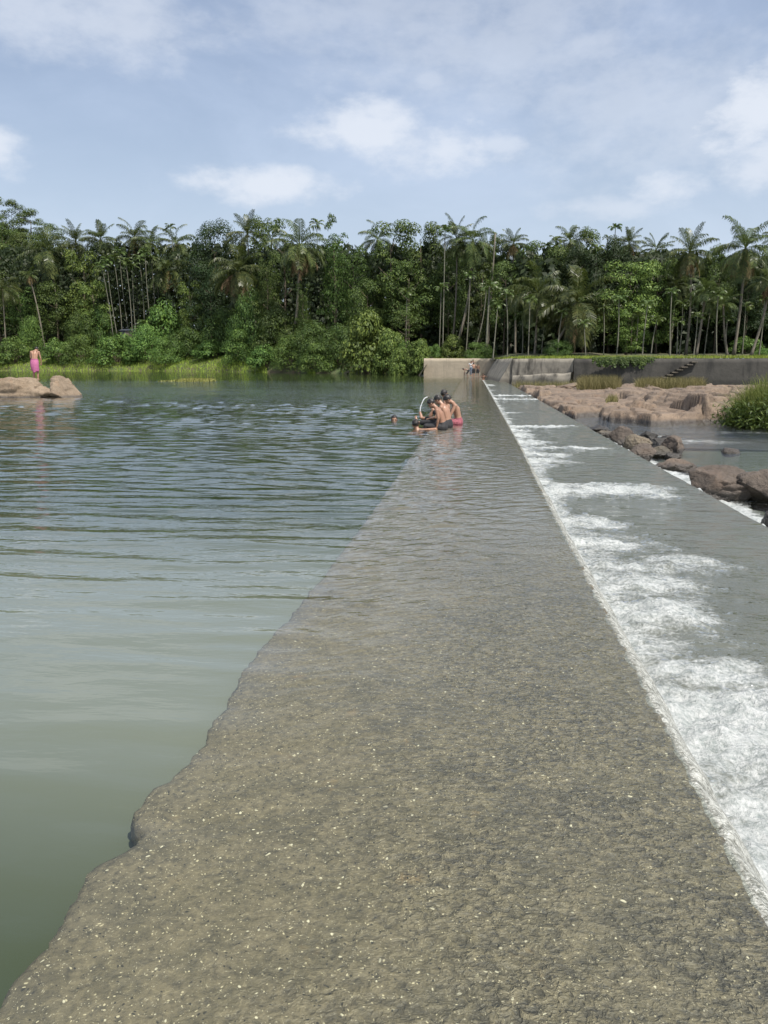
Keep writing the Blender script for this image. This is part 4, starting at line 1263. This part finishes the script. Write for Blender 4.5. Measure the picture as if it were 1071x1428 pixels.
# --- far bathers at the end of the weir
def stand(arms=0, lean=0.0):
    J = dict(pelvis=(0, 0, .90), waist=(0, .0, 1.05), chest=(0, lean * .3, 1.25), neck=(0, lean * .5, 1.43), head=(0, lean * .6 + .03, 1.56),
             sh_l=(-.18, lean * .45, 1.38), sh_r=(.18, lean * .45, 1.38), hip_l=(-.09, 0, .86), hip_r=(.09, 0, .86),
             kn_l=(-.1, .03, .47), an_l=(-.12, 0, .06), kn_r=(.1, .03, .47), an_r=(.11, -.03, .06))
    if arms == 0: J.update(el_l=(-.25, .0, 1.1), wr_l=(-.24, .08, .84), el_r=(.25, 0, 1.1), wr_r=(.24, .08, .84))
    else: J.update(el_l=(-.34, .1, 1.3), wr_l=(-.18, .3, 1.35), el_r=(.34, .1, 1.22), wr_r=(.2, .28, 1.1))
    return J
bend = dict(pelvis=(0, -.1, .78), waist=(0, .02, .86), chest=(0, .2, .90), neck=(0, .4, .92), head=(0, .53, .93), face=(0, .7, -.7), up=(0, .7, .7),
            sh_l=(-.18, .34, .88), sh_r=(.18, .34, .88), el_l=(-.2, .36, .6), wr_l=(-.17, .35, .36), el_r=(.2, .36, .6), wr_r=(.17, .35, .36),
            hip_l=(-.09, -.1, .74), hip_r=(.09, -.1, .74), kn_l=(-.12, .12, .42), an_l=(-.12, -.05, .05), kn_r=(.12, .12, .42), an_r=(.12, -.05, .05))
dW = 93.0
def far(px, d, z=-.04): return at(px, d, z)
make_person('distant bather bending forward to the left at the far end of the weir', bend, far(652.5, dW), R(90), 1.0, .016, M_SKIND, 1.1, M_BLACK, .9, face=False)
make_person('distant bather standing in white shirt and grey blue trousers in front of the end wall', stand(1), far(657.2, dW + .8, .12), R(150), 1.05, .016, M_SKIN, 1.1, M_BLUEG, 1.75, M_WHITE, face=False)
make_person('distant bather in black shorts standing between the white shirt and the slim boy', stand(1, .1), far(660.6, dW - .4), R(20), 1.02, .016, M_SKIN, 1.1, M_BLACK, .9, face=False)
make_person('slim distant boy in black shorts standing right of the far group', stand(0), far(666.5, dW + .2), R(170), .93, .016, M_SKIND, 1.1, M_BLACK, .8, face=False)
make_person('topmost distant bather perched on the foot ledge against the end wall', stand(1), far(659.6, 105.0, .40), R(200), 1.0, .016, M_SKIND, 1.1, M_BLACK, .9, face=False)
sw2 = dict(swim)
make_person('distant bather sunk to the shoulders beside the head of the waterfall', {k: ((v[0], v[1], v[2] + .28) if k not in ('face',) else v) for k, v in swim.items()}, far(674.5, 93.2, -.02), R(180), 1.0, .016, M_SKIND, 1.15, face=False)

# hut among the areca trunks
def hut():
    d = 183
    t = thing('shed', 'small shed of blue grey and tan sheets among pale trunks on the left bank', 'shed', at(179, d, zat(472, d)))
    t.rotation_euler = (0, 0, YAW)
    for x, w, mt in ((-.75, 1.1, M_TARP), (.55, 1.2, M_TIN)):
        m = MB(); m.box((x, 0, .9), (w, .08, 1.9)); link('wall_sheet', m.mesh('wall_sheet'), mt, t, smooth=False)
    m = MB(); m.box((-.1, 1.2, 2.0), (3.2, 3.0, .1), Matrix.Rotation(R(8), 3, 'X')); link('roof', m.mesh('roof'), M_TARP, t, smooth=False)
    for x in (-1.4, -.12, 1.3):
        m = MB(); m.tube([(x, -.1, -.5), (x, -.1, 1.95)], [.06, .05], 6); link('post', m.mesh('post'), M_PTRUNK, t)
    m = MB(); m.box((-.1, 2.4, .9), (2.9, .08, 1.9)); link('back_wall', m.mesh('back_wall'), M_TARP, t, smooth=False)
hut()
exec_marker = 0

# ------------------------------------------------------------------ vegetation placed one by one
C = lambda *a, **k: palm('c', *a, **k)
A = lambda *a, **k: palm('a', *a, **k)
T = lambda key, label, px, top, w, d, **k: put_tree(key, label, 'tree', 'broadleaf_tree', px, top, w, d, **k)
B = lambda key, label, px, top, w, d, **k: put_tree(key, label, 'bush', 'bush', px, top, w, d, **k)

# -- coconut palms, left bank
C('coconut palm with a long grey trunk and drooping dry fronds above the man in pink', 51, 384, 13, 64, 186, 3, .2, 1, base=490, thick=1.25)
C('small coconut palm with yellowish fronds low at the left frame edge', 13, 402, 26, 10, 184, 3, 0)
C('shaggy coconut palm under the hill slope, just right of the grey-trunked palm', 80, 350, 36, 84, 196, 2, .3)
C('coconut palm breaking the skyline right of the wooded hill', 118, 338, 26, 121, 200, 1, 0)
C('coconut palm at the left end of the slender-trunk grove', 152, 334, 25, 154, 198, 1, .2)
C('coconut palm with a brown drooping frond in the middle of the slender-trunk grove', 198, 332, 28, 196, 196, 0, 0, 0)
C('tall narrow coconut palm right of the middle of the slender-trunk grove', 219, 338, 22, 221, 192, 1, 0)
C('coconut palm topping the skyline beside the leaning thin trunk', 254, 340, 28, 250, 194, 2, 0)
C('low coconut palm with drooping pale fronds left of the round dark tree', 240, 376, 32, 236, 184, 3, .2, 0)
C('coconut palm with drooping crown and curved trunk right of the round dark tree', 336, 378, 40, 357, 158, 2, .75, 1, base=468, thick=1.3)
C('coconut palm on the skyline above the curved-trunk palm', 351, 327, 28, 352, 172, 1, 0)
C('big coconut palm with brown dead fronds hanging over a vine-covered trunk', 421, 344, 42, 414, 140, 0, .1, 1, base=452, thick=1.5)
C('coconut palm half hidden behind the vine-draped column on the skyline', 383, 334, 22, 385, 170, 4, 0)
# -- middle
C('coconut palm rising behind the big leafy tree in the middle', 527, 334, 27, 528, 150, 2, .2)
C('left one of the two close coconut palms above the end wall', 634, 333, 30, 629, 128, 1, .2)
C('right of the two close coconut palms above the end wall, with leaning dark trunk', 656, 336, 32, 632, 125, 2, .6, thick=1.4)
C('thin ragged coconut palm with brown fronds beside the bare pole', 711, 340, 22, 711, 128, 4, 0, 1, mat=None)
# -- right
C('coconut palm on the skyline above the big low palm', 788, 337, 26, 787, 118, 0, 0, 0)
C('pale coconut palm in front of the sky right of the tiny-crowned tall palm', 868, 340, 22, 866, 118, 1, 0, 1)
C('coconut palm with upright fronds just left of the open-crowned palm', 905, 348, 23, 903, 114, 4, .2)
C('tall coconut palm with an open star-shaped crown against the sky above the wall steps', 951, 352, 34, 955, 100, 1, .3, 0)
C('tallest full-crowned coconut palm at the right above the reeds', 1026, 346, 45, 1022, 95, 0, .15, 1, thick=1.2)
C('coconut palm cut by the right frame edge', 1078, 338, 28, 1074, 100, 1, 0)
C('coconut palm with yellow hanging fronds low at the right frame edge', 1064, 394, 28, 1046, 89, 3, .4, 0, base=498)
C('big low coconut palm spreading wide fronds over a leaning trunk at the centre right', 801, 422, 56, 765, 98, 2, .8, 0, base=497, thick=1.2)
C('low coconut palm with arching pale fronds left of the wide low palm', 746, 408, 42, 745, 102, 2, .1, base=499)
C('coconut palm with a short crown in the shade below the open star-shaped palm', 976, 406, 26, 970, 92, 0, .1, base=498)
C('small coconut palm hanging yellow fronds between the shaded short palm and the right edge trunks', 1002, 424, 22, 1014, 91, 3, -.3, base=499)
C('coconut palm standing dim in the gap behind the light green tree on the right', 935, 398, 24, 933, 104, 2, 0)
C('dim coconut palm between the end wall trees and the low arching palm', 716, 412, 22, 718, 112, 2, 0)

# -- areca palms: slender trunks
grove = [(151, 372, 160, 462), (158, 364, 166, 463), (168, 360, 173, 470), (176, 352, 183, 468), (184, 366, 187, 464), (193, 372, 192, 462), (203, 362, 204, 463), (211, 354, 214, 460), (219, 362, 219, 458), (226, 372, 228, 456)]
words = ['leftmost', 'second', 'third', 'fourth', 'fifth', 'sixth', 'seventh', 'eighth', 'ninth', 'rightmost']
for i, (cx, cyy, bx, by) in enumerate(grove):
    A(f'slender pale palm trunk above the shed, {words[i]} of the ten in the grove', cx, cyy, 12, bx, 181 + (i * 37 % 7), i % 3, .15 * (-1) ** i, base=by + 6, group='slender palms in the left grove', thick=1.35)
A('very thin leaning palm with a tiny dark crown against the sky', 247, 317, 10, 262, 184, 0, -.25, base=440, thick=1.2)
A('slender palm with a pale wavy trunk in front of the round dark tree', 279, 356, 11, 285, 176, 1, -.3, base=462, thick=1.2)
A('small feathery palm among the low bushes right of the shed', 205, 452, 13, 206, 178, 2, 0)
A('slender palm just clearing the skyline right of the big dead-fronded palm', 445, 312, 12, 446, 160, 0, 0)
A('very tall slender palm with pale straight trunk above the left part of the end wall', 618, 322, 13, 617, 114.5, 0, 0, base=502, thick=1.3)
A('slender palm with a thin crown doubling the tallest straight trunk', 614, 402, 13, 612, 113.5, 1, 0, base=502)
A('slender palm with a bright crownshaft standing alone above the end wall', 653, 385, 11, 649, 113, 1, .1, base=501, thick=1.25)
A('slender short palm with yellow fronds beside the waterside trees left of the end wall', 567, 408, 15, 566, 118, 2, 0, base=492, thick=1.1)
A('thin palm with a curved pale trunk left of the vine-wrapped trunk', 676, 402, 14, 659, 116, 2, .5, base=500, thick=1.3)
A('palm whose trunk is wrapped in green vines above the wall corner', 680, 400, 17, 677, 108, 0, 0, base=501, thick=2.2)
A('tiny-crowned areca palm poking highest above the skyline right of centre', 848, 318, 11, 848, 114, 2, 0, thick=1.1)
A('short areca palm crown just left of and below the highest tiny-crowned one', 838, 332, 8, 838, 116, 0, 0)
A('areca palm on the skyline right of the ragged brown palm', 768, 336, 12, 768, 116, 1, 0)
A('areca palm with a low star crown left of the skyline coconut palm', 757, 344, 11, 757, 118, 2, 0)
A('areca palm with a pale visible trunk above the light green tree', 824, 348, 14, 822, 112, 1, .1)
under = [(692, 426), (703, 410), (726, 440), (736, 418), (757, 452), (781, 436), (812, 452), (838, 430), (858, 418), (886, 440), (898, 426), (912, 446), (930, 408), (941, 450), (946, 424), (968, 442), (985, 430), (994, 412), (1009, 446), (1033, 428), (1058, 418)]
for i, (px, cyy) in enumerate(under):
    lab = 'thin pale palm trunk in the dark grove above the grey and stained right walls'
    A(lab, px, cyy, 13, px + ((i * 53) % 11) - 5, (94 if px < 800 else 85) + (i * 29 % 12), i % 3, .2 * math.sin(i), group='thin trunks in the right grove', thick=1.1)
# bare pole trunk
C('bare dead palm trunk sticking up like a pole left of the ragged brown palm', 686, 326, 0, 679, 120, thick=.9, name='dead_palm')

# -- broadleaf trees on the hill
hills = [(2, 272, 52, 262, 'round_b', 'tall tree at the very top left of the wooded hill'), (36, 284, 34, 266, 'tall', 'thin tree with a small high crown on the hill crest'),
         (57, 296, 40, 260, 'tall', 'rounded tree standing out right of the thin one on the hill crest'), (80, 316, 44, 250, 'round', 'lowest tree at the right end of the hill crest'),
         (18, 314, 54, 240, 'round_b', 'broad tree on the upper hill slope at the left'), (50, 330, 54, 232, 'round', 'broad tree on the hill slope under the rounded crest tree'), (-22, 282, 70, 250, 'round_b', 'wide hill tree cut by the left frame edge'), (12, 345, 54, 222, 'tall', 'tree low on the hill above the small yellowish palm')]
for px, top, wd, d, k, lab in hills: T(k, lab, px, top, wd, d)
T('round', 'leafy tree filling the left edge behind the small yellowish palm', 4, 385, 62, 196)
T('drape', 'vine-draped dark tree between the grey palm trunk and the left edge', 36, 400, 42, 192)
T('round_b', 'spreading tree right of the grey palm trunk', 84, 400, 54, 192)
T('fresh', 'large-leaved light tree left of the slender-trunk grove', 122, 350, 50, 190)
T('fresh', 'second large-leaved light tree, lower and nearer the grove', 138, 392, 40, 186)
T('dark', 'round dark tree dome standing above the bank right of the grove', 310, 317, 72, 176)
T('dark', 'dark lower tree under the round dark dome', 296, 372, 60, 170)
T('fresh', 'small pale-leaved tree in front of the dark trees on the left bank', 271, 392, 34, 172)
T('tall', 'dark tree filling the gap between the grove and the leaning thin palm', 236, 392, 44, 190)
T('tall', 'tree behind the curved-trunk palm on the bank', 372, 312, 38, 166)
T('spindly', 'tree with a sparse flat top left of the big dead-fronded palm', 398, 312, 40, 158)
T('drape', 'vine-hung tree left of the dead-fronded palm', 376, 352, 36, 150)
T('drape', 'column of hanging vines just right of the dead-fronded palm', 470, 326, 44, 142)
T('drape', 'vine-wrapped trunk under the dead-fronded palm', 424, 396, 22, 138)
T('spindly', 'small tree with a lone tufted top on the skyline above the vine column', 467, 305, 22, 150)
T('drape', 'wide curtain of vines right of the vine column', 497, 345, 48, 140)
T('round_b', 'tree with sunlit yellow green lower crown above the waterside bush', 512, 395, 56, 134)
T('tall', 'big leafy tree left of centre with a tall mass of foliage', 548, 318, 62, 136)
T('tall', 'big leafy tree right of the tall foliage mass', 588, 320, 52, 134)
T('round', 'leafy tree lower in front of the big leafy pair', 570, 370, 64, 130)
T('open', 'small flat-topped acacia-like tree near the left end of the end wall', 565, 436, 46, 117, base=500)
T('round_b', 'dark leafy tree behind the two close palms above the end wall', 624, 360, 50, 132)
T('tall', 'dark tree between the close palms and the bare pole', 668, 345, 44, 126)
T('tall', 'narrow dark tree right behind the bare pole', 690, 335, 30, 130)
T('round', 'leafy tree right of the vine-wrapped trunk', 702, 372, 54, 120)
T('tall', 'leafy tree below the ragged brown palm', 736, 345, 48, 120)
T('round_b', 'dark tree behind the low arching palm', 762, 352, 62, 116)
T('dark', 'dark tree under the skyline palm at the centre right', 800, 348, 56, 112)
T('tall', 'leafy tree on the skyline right of the skyline palm', 815, 327, 40, 120)
T('dark', 'dark mass of tree left behind the light green tree', 846, 338, 54, 114)
T('fresh', 'bright light green tree with a full crown right of the wide low palm', 872, 362, 72, 98)
T('fresh', 'lower yellow green tree joined to the bright full-crowned one', 880, 430, 40, 94)
T('fresh', 'light feathery green tree between the bright tree and the star-shaped palm', 914, 360, 50, 104)
T('round', 'dark tree behind the star-shaped palm', 962, 372, 56, 108)
T('round_b', 'dark tree left of the tallest full-crowned palm', 994, 352, 44, 106)
T('dark', 'dark tree below the tallest full-crowned palm', 1036, 388, 60, 102)
T('round', 'tree closing the grove at the right frame edge', 1082, 376, 70, 104)
T('round', 'dim tree in the depth of the right grove, above the wall steps', 948, 410, 60, 114)
T('round_b', 'dim tree in the depth of the right grove, below the wide low palm', 812, 410, 70, 112)

# -- bushes along the bank
bl = [('bush', 22, 476, 46, 176, 'dark green bush left of the man in pink'), ('bush_b', 47, 452, 34, 180, 'upright leafy bush right behind the man in pink'), ('bush', 84, 478, 42, 174, 'sunlit bush right of the man in pink'),
      ('bush_b', 112, 474, 50, 173, 'broad sunlit bush below the large-leaved light tree'), ('mound', 118, 446, 46, 184, 'taller bush behind the broad sunlit one'), ('mound', 142, 440, 44, 186, 'olive mound of creepers left of the shed'),
      ('bush', 164, 472, 60, 172, 'wide low bright bush in front of the shed'), ('bush_b', 205, 462, 56, 172, 'low bright bush right of the shed'), ('bush', 232, 430, 56, 180, 'pale feathery rounded bush above the bank right of the shed'),
      ('mound', 262, 464, 60, 168, 'green creeper mound under the small pale-leaved tree'), ('bush_b', 236, 478, 50, 166, 'low bush at the grass edge below the pale feathery one'), ('bush', 300, 478, 52, 162, 'low bush at the grass edge under the round dark tree'),
      ('mound', 316, 440, 62, 164, 'tall creeper mound under the round dark tree'), ('bush_b', 340, 468, 56, 150, 'yellowish green bush where the bank grass narrows'), ('mound', 350, 420, 54, 152, 'vine-smothered bush beneath the curved palm trunk'),
      ('bush', 372, 486, 46, 140, 'small bright bush at the water, right end of the bank grass'), ('mound', 392, 440, 66, 142, 'dark creeper mound at the foot of the dead-fronded palm'), ('bush_b', 404, 476, 54, 134, 'bright leafy bush by the water below the dead-fronded palm'),
      ('mound', 438, 458, 66, 134, 'dark creeper slope left of the big waterside bush'), ('bush_b', 446, 486, 56, 128, 'low waterside bush just left of the big pale-leaved one'), ('mound', 474, 462, 60, 130, 'dark creeper mound behind the big waterside bush'),
      ('bigleaf', 512, 452, 70, 124, 'big pale-leaved bush hanging over the water in the middle'), ('bigleaf', 545, 472, 46, 121, 'leafy bush right of the big waterside one'), ('bush', 566, 484, 36, 116, 'small overhanging bush on the dark bank before the end wall'),
      ('bigleaf', 585, 482, 32, 113, 'bush hanging down over the left end of the end wall'), ('bigleaf', 631, 474, 32, 112, 'rounded bright bush on top of the end wall'), ('bush_b', 668, 482, 40, 108, 'low dark bush on the wall top behind the far bathers'),
      ('bush', 604, 484, 26, 113, 'small weedy bush by the bare soil on the end wall'), ('mound', 778, 478, 40, 96, 'dark clump of fronds at the foot of the leaning palm trunk'), ('bush_b', 1066, 488, 34, 90, 'low round bush on the wall top at the right edge'), ('bush', 1040, 474, 44, 100, 'pale bush on the slope behind the right wall')]
bl += [('bigleaf', 560, 494, 34, 110, 'low leafy bush trailing into the water left of the end wall'), ('mound', 578, 486, 34, 110, 'creeper mound on the dark bank touching the end wall')]
for k, px, top, wd, d, lab in bl: B(k, lab, px, top, wd, d)
# hanging creepers over the dark wall
def creepers():
    n = 5200; px = rng.normal(866, 26, n); px = px[(px > 826) & (px < 915)]; n = len(px)
    Cc = np.zeros((n, 3))
    for i, a in enumerate(px):
        z = 2.15 - abs(rng.normal(0, .5)) * (.6 + .6 * noise.noise(Vector((a * .12, 0, 0)))); p = at(a, 78.75 - rng.uniform(0, .35), z); Cc[i] = p
    o = np.tile(np.array([[sy, -cy, .2]]), (n, 1))
    V, Q = leaf_quads(Cc, .24, .1, o)
    prop(link('hanging_creeper', np_mesh('hanging_creeper', V, Q), M_VINE), 'green creeper hanging over the top of the dark stained wall', 'creeper')
creepers()
# grass on the terrace above the walls
def terrace_grass():
    n = 9000; px = rng.uniform(604, 1300, n); t = rng.uniform(.3, 1, n) ** 2 * 9
    base = np.zeros((n, 3))
    for i in range(n):
        d = shore(px[i]) + t[i]; p = at(px[i], d); base[i] = (p.x, p.y, gz(px[i], d) - .05)
    V, Q = blades(base, .38, .06, .5)
    prop(link('terrace_grass', np_mesh('terrace_grass', V, Q), M_GRASS), 'short grass along the top of the far walls', 'grass', kind='stuff')
terrace_grass()

# -- the wood behind everything, one mass
def wood():
    rg = np.random.default_rng(99); parts = []; tv = MB()
    for px in range(-330, 1420, 19):
        for row in range(3):
            x = px + rg.uniform(-9, 9); d0 = shore(x)
            d = d0 + (30 + row * 16 + rg.uniform(-5, 5) if x < 600 else 34 + row * 18 + rg.uniform(-6, 6))
            tpx = np.interp(x, [-300, 0, 100, 300, 450, 600, 800, 1071, 1400], [330, 352, 345, 345, 345, 345, 352, 362, 360]) + rg.uniform(-6, 16)
            zt = zat(tpx, d); zb = gz(x, d); p = at(x, d)
            wd = 30 * m_per_px(d) * rg.uniform(.8, 1.3)
            zl = zb - .3
            n = 950; f = rg.uniform(0, 1, n)
            prof = np.sqrt(np.clip(1 - (1.9 * f - .9) ** 2 * .8, .1, 1)); a = rg.uniform(0, 6.283, n); rr = wd * prof * rg.uniform(.5, 1.05, n)
            lump = 1 + .3 * np.sin(a * 3 + f * 9 + px)
            Cc = np.stack([p.x + np.cos(a) * rr * lump, p.y + np.sin(a) * rr * lump, zl + (zt - zl) * f], 1)
            o = np.stack([np.cos(a), np.sin(a), 0 * a], 1)
            parts.append(leaf_quads(Cc, .95, .3, o, rg=rg))
            tv.tube([(p.x, p.y, zb - .5), (p.x, p.y, zb + (zt - zb) * .7)], [.22, .1], 6)
    for k in range(95):            # the wooded hill at the upper left
        x = rg.uniform(-330, 130); d = shore(x) + rg.uniform(30, 120); zb = gz(x, d); p = at(x, d); h = rg.uniform(8, 13); wd = rg.uniform(3.5, 5.5)
        if zat(np.interp(x, [-330, 0, 40, 90, 130], [258, 284, 300, 320, 342]), d) < zb + h: h = max(4, zat(np.interp(x, [-330, 0, 40, 90, 130], [258, 284, 300, 320, 342]), d) - zb)
        n = 1300; f = rg.uniform(0, 1, n); a = rg.uniform(0, 6.283, n); rr = wd * np.sqrt(np.clip(1 - (1.9 * f - .9) ** 2 * .8, .1, 1)) * rg.uniform(.5, 1.05, n)
        Cc = np.stack([p.x + np.cos(a) * rr, p.y + np.sin(a) * rr, zb - .3 + (h + .3) * f], 1)
        parts.append(leaf_quads(Cc, .9, .3, np.stack([np.cos(a), np.sin(a), 0 * a], 1), rg=rg))
    V, Q = join(parts)
    me = np_mesh('wood', V, Q)
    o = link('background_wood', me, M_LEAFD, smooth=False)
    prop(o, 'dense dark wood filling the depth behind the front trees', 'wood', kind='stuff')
wood()

# ------------------------------------------------------------------ world, sun, camera
SUN_AZ, SUN_EL = R(132), R(59)
w = bpy.data.worlds.new('World'); scene.world = w; w.use_nodes = True
nt = w.node_tree; nt.nodes.clear()
def wn(typ, ins=None, **kw):
    nd = nt.nodes.new('ShaderNode' + typ)
    for k, v in kw.items(): setattr(nd, k, v)
    for k, v in (ins or {}).items():
        if isinstance(v, bpy.types.NodeSocket): nt.links.new(v, nd.inputs[k])
        else: nd.inputs[k].default_value = v
    return nd
def wm(op, a, b=0.0, clamp=False): return wn('Math', {0: a, 1: b}, operation=op, use_clamp=clamp).outputs[0]
def wr(f, a, b, c=0.0, d=1.0): return wn('MapRange', {0: f, 1: a, 2: b, 3: c, 4: d}, interpolation_type='SMOOTHSTEP').outputs[0]
sky = wn('TexSky', sky_type='NISHITA', sun_disc=False, sun_elevation=SUN_EL, sun_rotation=SUN_AZ, air_density=1.0, dust_density=2.2, ozone_density=1.6)
tc = wn('TexCoord').outputs['Generated']
dirn = wn('VectorMath', {0: tc}, operation='NORMALIZE').outputs[0]
sx_, sy_, sz_ = wn('SeparateXYZ', {0: dirn}).outputs
side = wn('VectorMath', {0: dirn, 1: (cy, sy, 0)}, operation='DOT_PRODUCT').outputs['Value']
fwd = wn('VectorMath', {0: dirn, 1: (-sy, cy, 0)}, operation='DOT_PRODUCT').outputs['Value']
cp = wn('CombineXYZ', {0: side, 1: fwd, 2: wm('MULTIPLY', sz_, 1.9)}).outputs[0]
n1 = wn('TexNoise', {'Vector': cp, 'Scale': 17.0, 'Detail': 9.0, 'Roughness': .58}).outputs['Fac']
n2 = wn('TexNoise', {'Vector': cp, 'Scale': 3.2, 'Detail': 6.0, 'Roughness': .6, 'Distortion': .4}).outputs['Fac']
n3 = wn('TexNoise', {'Vector': cp, 'Scale': 22.0, 'Detail': 4.0, 'Roughness': .6}).outputs['Fac']
edge = wm('ADD', wm('MULTIPLY', wm('SUBTRACT', n1, .5), 2.1), wm('MULTIPLY', wm('SUBTRACT', n3, .5), .6))
def dvec(x, y):
    a, f, u = ray(x, y); L = math.sqrt(a * a + f * f + u * u); return a / L, u / L
def blob(x, y, rx, ry, soft_low=1.0):
    a, u = dvec(x, y)
    dx = wm('DIVIDE', wm('SUBTRACT', side, a), rx / 1090); dz = wm('DIVIDE', wm('SUBTRACT', sz_, u), ry / 1090)
    return wm('SUBTRACT', 1.0, wm('SQRT', wm('ADD', wm('MULTIPLY', dx, dx), wm('MULTIPLY', dz, dz))))
CLOUDS = [((505, 178, 95, 36), .95), ((525, 155, 60, 26), .9), ((620, 208, 105, 34), .85), ((690, 202, 50, 18), .6), ((365, 258, 105, 26), .95), ((400, 250, 50, 20), .8),
          ((928, 268, 50, 26), .8), ((860, 290, 90, 16), .55), ((1055, 150, 60, 60), 1.0), ((1090, 215, 70, 40), .8), ((-5, 205, 32, 30), .9), ((600, 110, 34, 18), .45)]
dens = None
for a, s in CLOUDS:
    b = wm('MULTIPLY', wr(wm('ADD', blob(*a), edge), -.15, .85), s * .85)
    dens = b if dens is None else wm('MAXIMUM', dens, b)
HAZE = [((80, 15, 230, 60), .75), ((690, 60, 260, 90), .55), ((930, 150, 230, 90), .55), ((480, 20, 220, 50), .5), ((830, 60, 70, 30), .6)]
for a, s in HAZE:
    b = wm('MULTIPLY', wr(wm('ADD', blob(*a), wm('MULTIPLY', edge, .9)), -.1, 1.0), s * .7)
    dens = wm('MAXIMUM', dens, b)
front = wr(fwd, .0, .3)
other = wr(n2, .5, .72, 0, .75)
dens = wn('Mix', {0: front, 2: other, 3: dens}, data_type='FLOAT').outputs[0]
thin = wr(n2, .35, .75, .22, .44)
skyc = wn('Mix', {0: thin, 6: sky.outputs[0], 7: (6.3, 7.2, 9.0, 1)}, data_type='RGBA').outputs[2]
hz = wr(sz_, -.02, .42, .6, 0.0)
skyc = wn('Mix', {0: hz, 6: skyc, 7: (5.7, 6.5, 7.5, 1)}, data_type='RGBA').outputs[2]
dens = wm('MULTIPLY', dens, wr(sz_, .0, .08, .3, 1.0))
cc = wn('Mix', {0: dens, 6: skyc, 7: (6.6, 7.0, 7.7, 1)}, data_type='RGBA').outputs[2]
top = wm('MULTIPLY', wr(sz_, .5, .75), wr(n2, .42, .62))  # bright overhead cloud, out of view, added to lift reflections and ambient light
cc = wn('Mix', {0: top, 6: cc, 7: (10.5, 11, 11.6, 1)}, data_type='RGBA').outputs[2]
bg = wn('Background', {'Color': cc, 'Strength': .082})
out = wn('OutputWorld', {0: bg.outputs[0]})

sun = bpy.data.lights.new('sun', 'SUN'); sun.energy = 4.4; sun.angle = R(.6); sun.color = (1.0, .94, .85)
so = bpy.data.objects.new('sun', sun); COL.objects.link(so)
sd = Vector((math.sin(SUN_AZ) * math.cos(SUN_EL), math.cos(SUN_AZ) * math.cos(SUN_EL), math.sin(SUN_EL)))
so.rotation_euler = sd.to_track_quat('Z', 'Y').to_euler()

cam = bpy.data.cameras.new('camera'); co = bpy.data.objects.new('camera', cam); COL.objects.link(co)
cam.sensor_fit = 'VERTICAL'; cam.sensor_height = 24.0; cam.lens = F / 1428 * 24.0
cam.clip_start = .05; cam.clip_end = 6000
co.location = (0, 0, EYE)
co.rotation_euler = (math.pi / 2 - PITCH, 0, YAW)
scene.camera = co
scene.render.resolution_x, scene.render.resolution_y = 768, 1024
vs = scene.view_settings
vs.view_transform = 'Standard'; vs.look = 'None'; vs.exposure = 0.6; vs.gamma = 1.0
scene.render.engine = 'CYCLES'
c = scene.cycles
c.use_denoising = True; c.max_bounces = 8; c.transparent_max_bounces = 12; c.diffuse_bounces = 3; c.glossy_bounces = 4
c.sample_clamp_indirect = 6.0
